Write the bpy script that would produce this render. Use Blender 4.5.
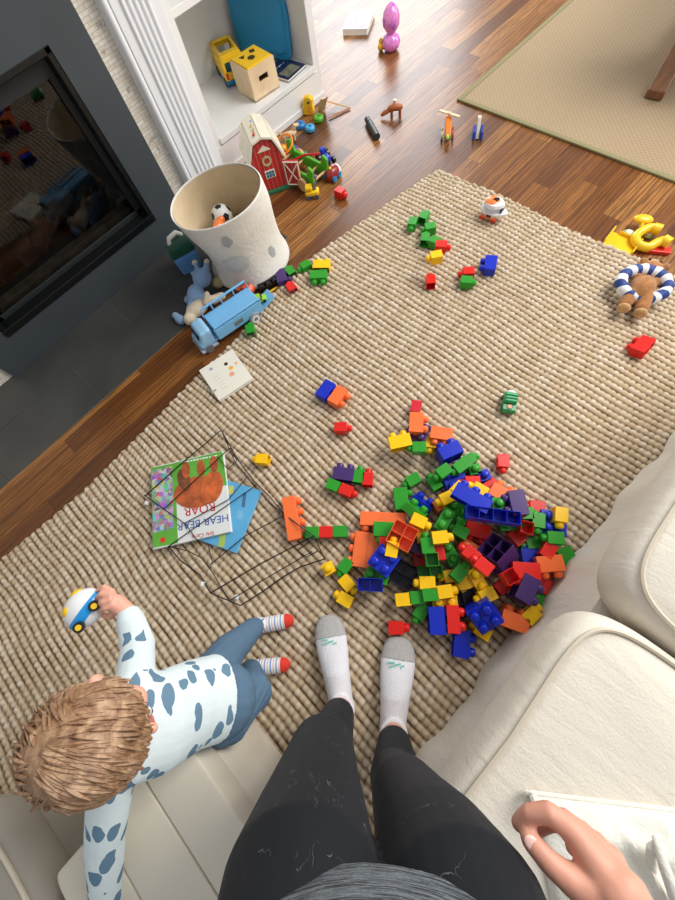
import bpy, bmesh, math, random
import numpy as np
from mathutils import Vector, Matrix, Euler
random.seed(7)
PI = math.pi
SC = bpy.context.scene
COL = SC.collection
for o in list(bpy.data.objects):
    bpy.data.objects.remove(o)

# ---------------------------------------------------------------- camera
H = 1.3
FPX = 390.0
RC = Matrix(((0.67800537, -0.72436366, -0.124924),
             (0.71290336, 0.60659527, 0.35186784),
             (-0.17910197, -0.32762703, 0.92767614)))      # world -> camera
RT = RC.transposed()
cam_d = bpy.data.cameras.new('camera')
cam = bpy.data.objects.new('camera', cam_d)
COL.objects.link(cam)
cam_d.sensor_fit = 'VERTICAL'
cam_d.sensor_height = 36
cam_d.lens = FPX / 900 * 36
cam_d.clip_start = 0.02
m4 = RT.to_4x4()
m4.translation = (0, 0, H)
cam.matrix_world = m4
SC.camera = cam

# ---------------------------------------------------------------- light
SC.view_settings.view_transform = 'Standard'
SC.view_settings.look = 'None'
SC.view_settings.gamma = 1
SC.view_settings.use_curve_mapping = False
SC.view_settings.exposure = 0.27
W = bpy.data.worlds.new('room_light')
SC.world = W
W.use_nodes = True
bgn = W.node_tree.nodes['Background']
bgn.inputs[0].default_value = (0.93, 0.96, 1.0, 1)
bgn.inputs[1].default_value = 0.40


def area(name, loc, target, sx, sy, power, col=(1, 1, 1)):
    l = bpy.data.lights.new(name, 'AREA')
    l.shape = 'RECTANGLE'
    l.size, l.size_y = sx, sy
    l.energy = power
    l.color = col
    o = bpy.data.objects.new(name, l)
    COL.objects.link(o)
    o.location = loc
    o.rotation_euler = (Vector(target) - Vector(loc)).to_track_quat('-Z', 'Y').to_euler()
    return o


area('window_daylight', (4.9, 4.5, 2.0), (1.4, 0.9, 0.2), 2.4, 2.6, 125, (0.93, 0.97, 1.0))
area('side_window_daylight', (5.6, -1.2, 2.1), (0.5, 0.0, 0.3), 2.6, 2.0, 95, (1.0, 0.97, 0.93))
area('ceiling_bounce', (2.7, -0.5, 2.9), (0.7, 0.2, 0), 1.8, 1.6, 95, (1.0, 0.96, 0.90))

# ---------------------------------------------------------------- helpers


def S(r, g=None, b=None):
    if g is None:
        r, g, b = r
    f = lambda c: (c / 255 / 12.92) if c / 255 <= 0.04045 else ((c / 255 + 0.055) / 1.055) ** 2.4
    return (f(r), f(g), f(b), 1)


def at(px, py, z=0.0):
    """point of the room at height z that the photograph shows at this pixel"""
    d = RT @ Vector((px - 337.5, 450 - py, -FPX))
    t = (z - H) / d.z
    return Vector((d.x * t, d.y * t, z))


def at_y(px, py, y):
    d = RT @ Vector((px - 337.5, 450 - py, -FPX))
    t = y / d.y
    return Vector((d.x * t, y, H + d.z * t))


def hdg(p, q, z=0.0):
    a, b = at(*p, z), at(*q, z)
    return math.atan2(b.y - a.y, b.x - a.x)


def imgdir(px, py, deg, z=0.0):
    r = math.radians(deg)
    return hdg((px, py), (px + 6 * math.cos(r), py - 6 * math.sin(r)), z)


def mat(name, col, rough=0.5, metal=0.0, var=0.0, vscale=20, bump=0.0, bscale=60, coat=0, sheen=0, spec=0.5, stretch=(1, 1, 1), sss=0):
    m = bpy.data.materials.new(name)
    m.use_nodes = True
    nt = m.node_tree
    b = nt.nodes['Principled BSDF']
    c = S(*col)
    b.inputs['Base Color'].default_value = c
    b.inputs['Roughness'].default_value = rough
    b.inputs['Metallic'].default_value = metal
    b.inputs['Specular IOR Level'].default_value = spec
    if coat:
        b.inputs['Coat Weight'].default_value = coat
        b.inputs['Coat Roughness'].default_value = 0.1
    if sheen:
        b.inputs['Sheen Weight'].default_value = sheen
    if sss:
        b.inputs['Subsurface Weight'].default_value = sss
        b.inputs['Subsurface Radius'].default_value = (0.02, 0.008, 0.004)
        b.inputs['Subsurface Scale'].default_value = 0.3
    if var or bump:
        tc = nt.nodes.new('ShaderNodeTexCoord')
        mp = nt.nodes.new('ShaderNodeMapping')
        mp.inputs['Scale'].default_value = stretch
        nt.links.new(tc.outputs['Object'], mp.inputs[0])
        if var:
            n = nt.nodes.new('ShaderNodeTexNoise')
            n.inputs['Scale'].default_value = vscale
            n.inputs['Detail'].default_value = 4
            nt.links.new(mp.outputs[0], n.inputs['Vector'])
            r = nt.nodes.new('ShaderNodeValToRGB')
            r.color_ramp.elements[0].position = 0.3
            r.color_ramp.elements[1].position = 0.7
            r.color_ramp.elements[0].color = tuple(x * (1 - var) for x in c[:3]) + (1,)
            r.color_ramp.elements[1].color = tuple(min(1, x * (1 + var)) for x in c[:3]) + (1,)
            nt.links.new(n.outputs[0], r.inputs[0])
            nt.links.new(r.outputs[0], b.inputs['Base Color'])
        if bump:
            n2 = nt.nodes.new('ShaderNodeTexNoise')
            n2.inputs['Scale'].default_value = bscale
            n2.inputs['Detail'].default_value = 3
            nt.links.new(mp.outputs[0], n2.inputs['Vector'])
            bp = nt.nodes.new('ShaderNodeBump')
            bp.inputs['Strength'].default_value = bump
            bp.inputs['Distance'].default_value = 0.004
            nt.links.new(n2.outputs[0], bp.inputs['Height'])
            nt.links.new(bp.outputs[0], b.inputs['Normal'])
    return m


class NT:
    """small node helper"""
    def __init__(s, name, rough=0.5):
        s.m = bpy.data.materials.new(name)
        s.m.use_nodes = True
        s.t = s.m.node_tree
        s.b = s.t.nodes['Principled BSDF']
        s.b.inputs['Roughness'].default_value = rough
        s.tc = s.t.nodes.new('ShaderNodeTexCoord')

    def n(s, kind, **kw):
        nd = s.t.nodes.new('ShaderNode' + kind)
        for k, v in kw.items():
            setattr(nd, k, v)
        return nd

    def put(s, nd, i, v):
        if isinstance(v, bpy.types.NodeSocket):
            s.t.links.new(v, nd.inputs[i])
        elif v is not None:
            nd.inputs[i].default_value = v
        return nd

    def math(s, op, a, b=None, clamp=False):
        nd = s.n('Math', operation=op)
        nd.use_clamp = clamp
        s.put(nd, 0, a)
        s.put(nd, 1, b)
        return nd.outputs[0]

    def map(s, src, scale=(1, 1, 1), rot=(0, 0, 0), loc=(0, 0, 0)):
        nd = s.n('Mapping')
        s.put(nd, 0, src)
        nd.inputs['Scale'].default_value = scale
        nd.inputs['Rotation'].default_value = rot
        nd.inputs['Location'].default_value = loc
        return nd.outputs[0]

    def noise(s, vec, scale, detail=4, rough=0.5, dist=0.0):
        nd = s.n('TexNoise')
        s.put(nd, 'Vector', vec)
        nd.inputs['Scale'].default_value = scale
        nd.inputs['Detail'].default_value = detail
        nd.inputs['Roughness'].default_value = rough
        nd.inputs['Distortion'].default_value = dist
        return nd.outputs[0]

    def ramp(s, fac, stops, interp='LINEAR'):
        nd = s.n('ValToRGB')
        s.put(nd, 0, fac)
        cr = nd.color_ramp
        cr.interpolation = interp
        while len(cr.elements) < len(stops):
            cr.elements.new(0.5)
        for e, (p, c) in zip(cr.elements, stops):
            e.position = p
            e.color = S(*c) if len(c) == 3 else c
        return nd.outputs[0]

    def mix(s, fac, a, b, mode='MIX'):
        nd = s.n('Mix', data_type='RGBA', blend_type=mode)
        s.put(nd, 0, fac)
        s.put(nd, 6, a if isinstance(a, bpy.types.NodeSocket) or len(a) == 4 else S(*a))
        s.put(nd, 7, b if isinstance(b, bpy.types.NodeSocket) or len(b) == 4 else S(*b))
        return nd.outputs[2]

    def bump(s, h, strength=0.3, dist=0.005):
        nd = s.n('Bump')
        nd.inputs['Strength'].default_value = strength
        nd.inputs['Distance'].default_value = dist
        s.put(nd, 'Height', h)
        s.t.links.new(nd.outputs[0], s.b.inputs['Normal'])

    def col(s, c):
        s.put(s.b, 'Base Color', c)
        return s.m


def RZ(a):
    return Matrix.Rotation(a, 3, 'Z')


def basis(zdir, xhint=(1, 0, 0)):
    z = Vector(zdir).normalized()
    x = Vector(xhint)
    x = x - z * x.dot(z)
    if x.length < 1e-4:
        x = Vector((0, 1, 0)) - z * z.y
    x.normalize()
    y = z.cross(x)
    return Matrix((x, y, z)).transposed()


I3 = Matrix.Identity(3)


class G:
    """collects shapes into one mesh; origin is subtracted from all points"""
    def __init__(s, o=(0, 0, 0)):
        s.v, s.f, s.o = [], [], Vector(o)

    def add(s, vs, fs):
        k = len(s.v)
        s.v += [Vector(p) - s.o for p in vs]
        s.f += [tuple(i + k for i in f) for f in fs]
        return s

    def box(s, c, d, R=I3, taper=(1, 1)):
        c = Vector(c)
        vs = []
        for z in (-1, 1):
            tx, ty = taper if z > 0 else (1, 1)
            for x, y in ((-1, -1), (1, -1), (1, 1), (-1, 1)):
                vs.append(c + R @ Vector((x * d[0] / 2 * tx, y * d[1] / 2 * ty, z * d[2] / 2)))
        return s.add(vs, [(3, 2, 1, 0), (4, 5, 6, 7), (0, 1, 5, 4), (1, 2, 6, 5), (2, 3, 7, 6), (3, 0, 4, 7)])

    def bb(s, x0, x1, y0, y1, z0, z1):
        return s.box(((x0 + x1) / 2, (y0 + y1) / 2, (z0 + z1) / 2), (x1 - x0, y1 - y0, z1 - z0))

    def rings(s, rings, cap=True, close=False):
        n = len(rings[0])
        vs = [p for r in rings for p in r]
        fs = []
        m = len(rings)
        for i in range(m - 1 + (1 if close else 0)):
            j = (i + 1) % m
            for k in range(n):
                fs.append((i * n + k, i * n + (k + 1) % n, j * n + (k + 1) % n, j * n + k))
        if cap and not close:
            fs.append(tuple(range(n - 1, -1, -1)))
            fs.append(tuple(range((m - 1) * n, m * n)))
        return s.add(vs, fs)

    def cyl(s, a, b, r, r2=None, n=16):
        a, b = Vector(a), Vector(b)
        B = basis(b - a)
        r2 = r if r2 is None else r2
        return s.rings([[p + B @ Vector((q * math.cos(t), q * math.sin(t), 0)) for t in [2 * PI * k / n for k in range(n)]] for p, q in ((a, r), (b, r2))])

    def lathe(s, prof, c=(0, 0, 0), R=I3, n=24, cap=True):
        c = Vector(c)
        return s.rings([[c + R @ Vector((r * math.cos(2 * PI * k / n), r * math.sin(2 * PI * k / n), z)) for k in range(n)] for r, z in prof], cap)

    def ball(s, c, r, R=I3, n=16, m=10):
        if not hasattr(r, '__len__'):
            r = (r, r, r)
        c = Vector(c)
        rg = []
        for i in range(1, m):
            a = -PI / 2 + PI * i / m
            rg.append([c + R @ Vector((r[0] * math.cos(a) * math.cos(2 * PI * k / n), r[1] * math.cos(a) * math.sin(2 * PI * k / n), r[2] * math.sin(a))) for k in range(n)])
        k0 = len(s.v)
        s.rings(rg, cap=False)
        s.add([c + R @ Vector((0, 0, -r[2])), c + R @ Vector((0, 0, r[2]))], [])
        b, t = len(s.v) - 2, len(s.v) - 1
        for k in range(n):
            s.f.append((b, k0 + (k + 1) % n, k0 + k))
            s.f.append((t, k0 + (m - 2) * n + k, k0 + (m - 2) * n + (k + 1) % n))
        return s

    def tube(s, pts, r, n=8, round_=False, flat=1.0, xh=(0, 0, 1), closed=False):
        pts = [Vector(p) for p in pts]
        if not hasattr(r, '__len__'):
            r = [r] * len(pts)
        r = list(r)
        if round_:
            a = (pts[0] - pts[1]).normalized()
            b = (pts[-1] - pts[-2]).normalized()
            mul = lambda q, k: tuple(c * k for c in q) if hasattr(q, '__len__') else q * k
            ra = min(r[0]) if hasattr(r[0], '__len__') else r[0]
            rb = min(r[-1]) if hasattr(r[-1], '__len__') else r[-1]
            pts = [pts[0] + a * ra * .95, pts[0] + a * ra * .7] + pts + [pts[-1] + b * rb * .7, pts[-1] + b * rb * .95]
            r = [mul(r[0], .25), mul(r[0], .72)] + r + [mul(r[-1], .72), mul(r[-1], .25)]
        rg = []
        m = len(pts)
        for i, p in enumerate(pts):
            if closed:
                d = pts[(i + 1) % m] - pts[i - 1]
            else:
                d = pts[min(i + 1, m - 1)] - pts[max(i - 1, 0)]
            B = basis(d, xh)
            ri = r[i] if hasattr(r[i], '__len__') else (r[i] * flat, r[i])
            rg.append([p + B @ Vector((ri[0] * math.cos(2 * PI * k / n), ri[1] * math.sin(2 * PI * k / n), 0)) for k in range(n)])
        return s.rings(rg, cap=not closed, close=closed)

    def torus(s, c, R0, r, R=I3, n=28, m=10):
        c = Vector(c)
        return s.tube([c + R @ Vector((R0 * math.cos(2 * PI * k / n), R0 * math.sin(2 * PI * k / n), 0)) for k in range(n)], r, m, closed=True, xh=R @ Vector((0, 0, 1)))

    def prism(s, poly, h, c=(0, 0, 0), R=I3):
        c = Vector(c)
        n = len(poly)
        vs = [c + R @ Vector((x, y, -h / 2)) for x, y in poly] + [c + R @ Vector((x, y, h / 2)) for x, y in poly]
        fs = [tuple(range(n - 1, -1, -1)), tuple(range(n, 2 * n))] + [(i, (i + 1) % n, n + (i + 1) % n, n + i) for i in range(n)]
        return s.add(vs, fs)

    def out(s, name, m, parent=None, smooth=True, bevel=0, seg=2, sub=0, voxel=0, sm=0, solid=0, loc=None):
        me = bpy.data.meshes.new(name)
        me.from_pydata([tuple(p) for p in s.v], [], s.f)
        bm = bmesh.new()
        bm.from_mesh(me)
        bmesh.ops.recalc_face_normals(bm, faces=bm.faces)
        bm.to_mesh(me)
        bm.free()
        o = bpy.data.objects.new(name, me)
        COL.objects.link(o)
        if m:
            me.materials.append(m)
        if smooth:
            me.polygons.foreach_set('use_smooth', [True] * len(me.polygons))
        if parent:
            o.parent = parent
        elif loc is not None:
            o.location = loc
        elif s.o.length:
            o.location = s.o
        if solid:
            md = o.modifiers.new('solid', 'SOLIDIFY')
            md.thickness = solid
            md.offset = 0
        if bevel:
            md = o.modifiers.new('bevel', 'BEVEL')
            md.width = bevel
            md.segments = seg
            md.limit_method = 'ANGLE'
            md.angle_limit = math.radians(40)
        if voxel:
            md = o.modifiers.new('remesh', 'REMESH')
            md.mode = 'VOXEL'
            md.voxel_size = voxel
            md.use_smooth_shade = True
        if sm:
            md = o.modifiers.new('smooth', 'SMOOTH')
            md.factor = 0.6
            md.iterations = sm
        if sub:
            md = o.modifiers.new('sub', 'SUBSURF')
            md.levels = md.render_levels = sub
        if smooth and not voxel and not sub:
            md = o.modifiers.new('wn', 'EDGE_SPLIT')
            md.split_angle = math.radians(38)
        return o


def T(name, label, cat, loc=(0, 0, 0), rz=0.0, group=None):
    o = bpy.data.objects.new(name, None)
    COL.objects.link(o)
    o.empty_display_size = 0.02
    o.location = loc
    o.rotation_euler = (0, 0, rz)
    o['label'] = label
    o['category'] = cat
    if group:
        o['group'] = group
    return o


def tag(o, label, cat, group=None, kind=None):
    o['label'] = label
    o['category'] = cat
    if group:
        o['group'] = group
    if kind:
        o['kind'] = kind
    return o


def struct(o):
    o['kind'] = 'structure'
    return o


def text(body, size, mtl, parent, loc, R, name='lettering', ext=0.0004, align='CENTER'):
    cu = bpy.data.curves.new('t', 'FONT')
    cu.body = body
    cu.size = size
    cu.extrude = ext
    cu.align_x = align
    cu.align_y = 'CENTER'
    to = bpy.data.objects.new('t', cu)
    COL.objects.link(to)
    dg = bpy.context.evaluated_depsgraph_get()
    me = bpy.data.meshes.new_from_object(to.evaluated_get(dg))
    bpy.data.objects.remove(to)
    me.materials.clear()
    me.materials.append(mtl)
    o = bpy.data.objects.new(name, me)
    COL.objects.link(o)
    o.parent = parent
    mm = R.to_4x4()
    mm.translation = loc
    o.matrix_local = mm
    return o


# ---------------------------------------------------------------- structure
def wood_floor_mat():
    a = NT('oak_boards', 0.3)
    co = a.tc.outputs['Object']
    sep = a.n('SeparateXYZ')
    a.put(sep, 0, co)
    x, y = sep.outputs[0], sep.outputs[1]
    row = a.math('FLOOR', a.math('DIVIDE', y, 0.083))
    wn = a.n('TexWhiteNoise', noise_dimensions='1D')
    a.put(wn, 'W', row)
    xo = a.math('ADD', x, a.math('MULTIPLY', wn.outputs[0], 3.7))
    colid = a.math('FLOOR', a.math('DIVIDE', xo, 0.78))
    cv = a.n('CombineXYZ')
    a.put(cv, 0, row)
    a.put(cv, 1, colid)
    w2 = a.n('TexWhiteNoise', noise_dimensions='2D')
    a.put(w2, 'Vector', cv.outputs[0])
    # grain: stretched, offset per board
    off = a.n('CombineXYZ')
    a.put(off, 0, a.math('MULTIPLY', w2.outputs[0], 37.0))
    a.put(off, 1, a.math('MULTIPLY', w2.outputs[0], 11.0))
    va = a.n('VectorMath', operation='ADD')
    a.put(va, 0, co)
    a.put(va, 1, off.outputs[0])
    g1 = a.noise(a.map(va.outputs[0], (3.0, 34, 1)), 1.6, 5, 0.6, 1.6)
    g2 = a.noise(a.map(va.outputs[0], (5, 260, 1)), 1.2, 3, 0.6, 0.3)
    wv = a.n('TexWave', wave_type='BANDS', bands_direction='Y')
    a.put(wv, 'Vector', a.map(va.outputs[0], (0.55, 9.5, 1)))
    wv.inputs['Scale'].default_value = 2.0
    wv.inputs['Distortion'].default_value = 9.0
    wv.inputs['Detail'].default_value = 3
    wv.inputs['Detail Scale'].default_value = 1.6
    base = a.ramp(w2.outputs[0], [(0.0, (106, 62, 28)), (0.35, (136, 84, 38)), (0.7, (160, 104, 50)), (1.0, (182, 126, 68))])
    c = a.mix(a.ramp(g1, [(0.38, (0, 0, 0)), (0.62, (255, 255, 255))]), base, a.mix(0.45, base, (70, 38, 18)))
    c = a.mix(a.math('MULTIPLY', a.ramp(wv.outputs[0], [(0.55, (0, 0, 0)), (0.95, (255, 255, 255))]), 0.6), c, (64, 36, 18))
    c = a.mix(a.math('MULTIPLY', a.ramp(g2, [(0.5, (0, 0, 0)), (0.7, (255, 255, 255))]), 0.3), c, (60, 32, 16))
    # board gaps
    fy = a.math('FRACT', a.math('DIVIDE', y, 0.083))
    ey = a.math('MINIMUM', fy, a.math('SUBTRACT', 1.0, fy))
    fx = a.math('FRACT', a.math('DIVIDE', xo, 0.78))
    ex = a.math('MULTIPLY', a.math('MINIMUM', fx, a.math('SUBTRACT', 1.0, fx)), 9.4)
    e = a.math('MINIMUM', ex, ey)
    gap = a.math('LESS_THAN', e, 0.012)
    c = a.mix(a.math('MULTIPLY', gap, 0.7), c, (40, 20, 10))
    a.bump(a.math('ADD', a.math('MULTIPLY', g2, 0.3), a.math('MULTIPLY', a.math('SUBTRACT', 1.0, gap), 0.8)), 0.12, 0.002)
    a.put(a.b, 'Roughness', a.math('ADD', 0.27, a.math('MULTIPLY', g1, 0.12)))
    return a.col(c)


def slate_mat():
    a = NT('slate_tile', 0.42)
    co = a.tc.outputs['Object']
    n1 = a.noise(co, 2.6, 6, 0.6, 0.6)
    n2 = a.noise(a.map(co, (1, 3, 1), (0, 0, .4)), 14, 6, 0.65)
    c = a.mix(a.ramp(n1, [(0.3, (0, 0, 0)), (0.7, (255, 255, 255))]), (58, 60, 60), (78, 80, 78))
    c = a.mix(a.math('MULTIPLY', n2, 0.35), c, (54, 48, 42))
    a.bump(n2, 0.35, 0.004)
    return a.col(c)


def stone_mat():
    a = NT('stacked_marble_mosaic', 0.55)
    co = a.map(a.tc.outputs['Object'], (1, 1, 1), (PI / 2, 0, 0))
    bk = a.n('TexBrick')
    a.put(bk, 'Vector', co)
    bk.inputs['Scale'].default_value = 1
    bk.inputs['Brick Width'].default_value = 0.034
    bk.inputs['Row Height'].default_value = 0.012
    bk.inputs['Mortar Size'].default_value = 0.0008
    bk.inputs['Color1'].default_value = S(240, 236, 226)
    bk.inputs['Color2'].default_value = S(220, 212, 198)
    bk.inputs['Mortar'].default_value = S(196, 186, 168)
    n = a.noise(a.tc.outputs['Object'], 30, 5, 0.6)
    c = a.mix(a.math('MULTIPLY', a.ramp(n, [(0.62, (0, 0, 0)), (0.72, (255, 255, 255))]), 0.7), bk.outputs[0], (110, 90, 72))
    a.bump(a.math('ADD', bk.outputs[1], n), 0.5, 0.006)
    return a.col(c)


M_floor = wood_floor_mat()
M_slate = slate_mat()
M_stone = stone_mat()
M_grout = mat('grout', (120, 116, 108), 0.9)
M_white = mat('white_trim_paint', (236, 238, 242), 0.38, bump=0.03)
M_wall = mat('wall_paint', (222, 220, 212), 0.8, bump=0.05)
M_black = mat('black_metal', (16, 18, 20), 0.35, spec=0.6)

g = G()
g.bb(-3.2, 6.6, -3.0, 5.2, -0.05, 0)
struct(g.out('floor', M_floor, smooth=False))

# hearth: slate tiles set flush with the boards
BW_Y = 1.78
hearth = struct(G().bb(-1.6, 0.87, 1.355, BW_Y + 0.4, -0.04, 0.0015).out('hearth', M_grout, smooth=False))
gaps = 0.0022
rows = [(1.355, 1.592, [-1.6, -1.16, -0.69, -0.22, 0.32, 0.87]), (1.592, BW_Y + 0.02, [-1.6, -0.98, -0.50, 0.09, 0.62, 0.87])]
tl = G()
for y0, y1, xs in rows:
    for x0, x1 in zip(xs, xs[1:]):
        tl.bb(x0 + gaps / 2, x1 - gaps / 2, y0 + gaps / 2, y1 - gaps / 2, 0, 0.0035)
tl.out('slate_tiles', M_slate, hearth, smooth=False, bevel=0.0008)

# chimney breast wall of stacked stone, with the opening cut out
g = G()
OX0, OX1, OZ0, OZ1 = -0.299, 0.496, 0.150, 0.742
BX0, BX1 = -1.7, 0.90
yw = BW_Y + 0.012
for x0, x1, z0, z1 in ((BX0, OX0, 0, 2.5), (OX1, BX1, 0, 2.5), (OX0, OX1, 0, OZ0), (OX0, OX1, OZ1, 2.5)):
    g.bb(x0, x1, yw, yw + 0.04, z0, z1)
g.bb(BX1 - 0.04, BX1, yw, 2.42, 0, 2.5)
struct(g.out('wall_fireplace', M_stone, smooth=False))
struct(G().bb(BX1 - 0.04, 2.0, 2.40, 2.46, 0, 2.5).out('wall_alcove', M_wall, smooth=False))
# far walls with window openings
def wall_y(name, y, x0, x1, wx0, wx1, wz0, wz1):
    g = G()
    for a, b, c, d in ((x0, wx0, 0, 2.5), (wx1, x1, 0, 2.5), (wx0, wx1, 0, wz0), (wx0, wx1, wz1, 2.5)):
        g.bb(a, b, y, y + 0.08, c, d)
    return struct(g.out(name, M_wall, smooth=False))


wall_y('wall_far', 5.1, 1.9, 6.5, 3.6, 5.6, 0.3, 2.35)
g = G()
for x in (3.6, 4.25, 4.93, 5.57):
    g.bb(x, x + 0.05, 5.08, 5.14, 0.3, 2.35)
for z in (0.3, 1.3, 2.3):
    g.bb(3.6, 5.62, 5.08, 5.14, z, z + 0.05)
struct(g.out('window_1', M_white, smooth=False))
g = G()
for a, b, c, d in ((-3.0, -2.4, 0, 2.5), (0.4, 5.1, 0, 2.5), (-2.4, 0.4, 0, 0.9), (-2.4, 0.4, 2.3, 2.5)):
    g.bb(6.45, 6.53, a, b, c, d)
struct(g.out('wall_right', M_wall, smooth=False))
struct(G().bb(1.96, 2.0, 2.46, 5.1, 0, 2.5).out('wall_passage', M_wall, smooth=False))
g = G()
g.bb(2.0, 6.45, 5.085, 5.1, 0, 0.1)
struct(g.out('baseboard_far', M_white, smooth=False, bevel=0.004))

# ---------------------------------------------------------------- fireplace
M_surr = mat('dark_grey_metal_surround', (66, 73, 78), 0.45, var=0.08, vscale=4)
M_frame = mat('black_firebox_frame', (14, 16, 18), 0.3)
M_rail = mat('grey_steel_rail', (34, 38, 40), 0.5, metal=0.0)
M_fire = mat('dark_firebox_brick', (58, 46, 36), 0.85, var=0.4, vscale=9, bump=0.5, bscale=30)
M_log = mat('charred_log_bark', (104, 78, 56), 0.85, var=0.5, vscale=14, bump=0.8, bscale=40, stretch=(1, 1, 1))
fp = T('fireplace', 'gas fireplace with wide dark grey surround and black framed glass', 'fireplace', (0.1, BW_Y, 0))
o = Vector((0.1, BW_Y, 0))
g = G(o)
SX0, SX1, SZ1 = -0.426, 0.628, 1.02
for x0, x1, z0, z1 in ((SX0, OX0, 0.004, SZ1), (OX1, SX1, 0.004, SZ1), (OX0, OX1, 0.004, OZ0), (OX0, OX1, OZ1, SZ1)):
    g.bb(x0, x1, BW_Y, BW_Y + 0.012, z0, z1)
g.out('surround', M_surr, fp, smooth=False)
g = G(o)
fw = 0.02
g.bb(OX0, OX1, BW_Y - 0.006, BW_Y + 0.05, OZ0, OZ0 + fw * 1.5)
g.bb(OX0, OX1, BW_Y + 0.002, BW_Y + 0.05, OZ1 - fw, OZ1)
g.bb(OX0, OX0 + fw, BW_Y + 0.002, BW_Y + 0.05, OZ0, OZ1)
g.bb(OX1 - fw, OX1, BW_Y + 0.002, BW_Y + 0.05, OZ0, OZ1)
g.out('frame', M_frame, fp, smooth=False, bevel=0.003)
g = G(o)
g.bb(OX0 + fw, OX1 - fw, BW_Y + 0.04, BW_Y + 0.055, OZ1 - 0.075, OZ1 - 0.02)
g.bb(OX1 - 0.045, OX1 - 0.02, BW_Y + 0.045, BW_Y + 0.055, OZ0, OZ1)
g.bb(OX0 + 0.02, OX0 + 0.045, BW_Y + 0.045, BW_Y + 0.055, OZ0, OZ1)
g.bb(OX0 + fw, OX1 - fw, BW_Y + 0.045, BW_Y + 0.055, OZ0 + 0.03, OZ0 + 0.05)
g.out('inner_rail', M_rail, fp, smooth=False, bevel=0.002)
a = NT('firebox_glass', 0.02)
a.b.inputs['Transmission Weight'].default_value = 1.0
a.b.inputs['IOR'].default_value = 1.45
a.b.inputs['Base Color'].default_value = (0.45, 0.45, 0.45, 1)
G(o).bb(OX0 + 0.03, OX1 - 0.03, BW_Y + 0.058, BW_Y + 0.062, OZ0 + 0.03, OZ1 - 0.05).out('glass', a.m, fp, smooth=False)
g = G(o)
by = BW_Y + 0.46
g.bb(OX0 - .02, OX1 + .02, by, by + 0.02, OZ0 - .02, OZ1 + .1)
g.bb(OX0 - .03, OX0, BW_Y + 0.03, by, OZ0 - .02, OZ1 + .1)
g.bb(OX1, OX1 + .03, BW_Y + 0.03, by, OZ0 - .02, OZ1 + .1)
g.bb(OX0 - .02, OX1 + .02, BW_Y + 0.03, by, OZ0 - .04, OZ0)
g.bb(OX0 - .02, OX1 + .02, BW_Y + 0.03, by, OZ1 + .06, OZ1 + .1)
g.out('firebox', M_fire, fp, smooth=False)
G(o).bb(OX0 + .05, OX1 - .05, BW_Y + 0.10, BW_Y + 0.15, OZ0, OZ0 + 0.05).out('ledge_stone', mat('tan_ledge_stone', (124, 108, 86), 0.9, var=.3), fp, smooth=False, bevel=0.006)
rr = random.Random(3)
logs = [((-0.24, .30, .22), (0.12, .22, .24), .038), ((-0.05, .18, .24), (0.30, .30, .27), .034), ((-0.18, .16, .23), (-0.02, .34, .36), .030),
        ((0.05, .17, .24), (0.22, .34, .38), .028), ((0.22, .16, .22), (0.38, .28, .24), .030), ((-0.10, .30, .33), (0.15, .24, .36), .026)]
for (p, q, r) in logs:
    p, q = Vector(p), Vector(q)
    pts = [p.lerp(q, t / 6) + Vector((rr.uniform(-.008, .008), rr.uniform(-.008, .008), rr.uniform(-.006, .006))) for t in range(7)]
    pts = [Vector((v.x, BW_Y + v.y, v.z)) for v in pts]
    g = G(o).tube(pts, [r * rr.uniform(.85, 1.15) for _ in pts], 12)
    g.out('log', M_log, fp)

# white mantel pilaster
pl = T('mantel_pilaster', 'white fluted mantel pilaster beside the grey fireplace surround', 'pilaster', (0.8, BW_Y, 0))
o = Vector((0.8, BW_Y, 0))
g = G(o)
g.bb(0.725, 0.895, BW_Y - 0.03, BW_Y + 0.012, 0.0, 2.5)
g.out('board', M_white, pl, smooth=False, bevel=0.003)
g = G(o)
for r_, xx in ((0.013, 0.713),):
    g.cyl((xx, BW_Y - 0.018, 0), (xx, BW_Y - 0.018, 2.5), r_, n=16)
g.bb(0.700, 0.728, BW_Y - 0.012, BW_Y + 0.012, 0, 2.5)
g.out('edge_bead', M_white, pl)
for k in range(5):
    xx = 0.765 + k * 0.021
    G(o).cyl((xx, BW_Y - 0.030, 0.13), (xx, BW_Y - 0.030, 2.5), 0.0075, n=12).out('reed', M_white, pl)
G(o).bb(0.700, 0.897, BW_Y - 0.045, BW_Y + 0.012, 0.004, 0.12).out('plinth', M_white, pl, smooth=False, bevel=0.004)

# ---------------------------------------------------------------- bookcase
BY = 1.94
bc = T('bookcase', 'white built-in bookcase beside the fireplace', 'bookcase', (1.3, BY, 0))
o = Vector((1.3, BY, 0))
M_bc = mat('white_cabinet_paint', (232, 233, 232), 0.4, bump=0.02)
LX, RX = 1.019, 1.679
G(o).bb(0.902, LX, BY, 2.395, 0.0, 2.3).out('side_panel', M_bc, bc, smooth=False, bevel=0.002)
G(o).bb(RX, RX + 0.042, BY, 2.395, 0.0, 2.3).out('side_panel', M_bc, bc, smooth=False, bevel=0.002)
G(o).bb(LX, RX, 2.37, 2.395, 0.0, 2.3).out('back_panel', M_bc, bc, smooth=False)
G(o).bb(LX - .05, RX + .02, BY - 0.004, BY + 0.02, 0.0, 0.125).out('base_panel', M_bc, bc, smooth=False)
G(o).bb(LX, RX, BY - 0.010, 2.37, 0.13, 0.155).out('bottom_shelf', M_bc, bc, smooth=False, bevel=0.002)
for z in (0.573, 1.0, 1.45, 1.9):
    G(o).bb(LX, RX, BY + 0.002, 2.37, z, z + 0.026).out('shelf', M_bc, bc, smooth=False, bevel=0.002)
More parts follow.
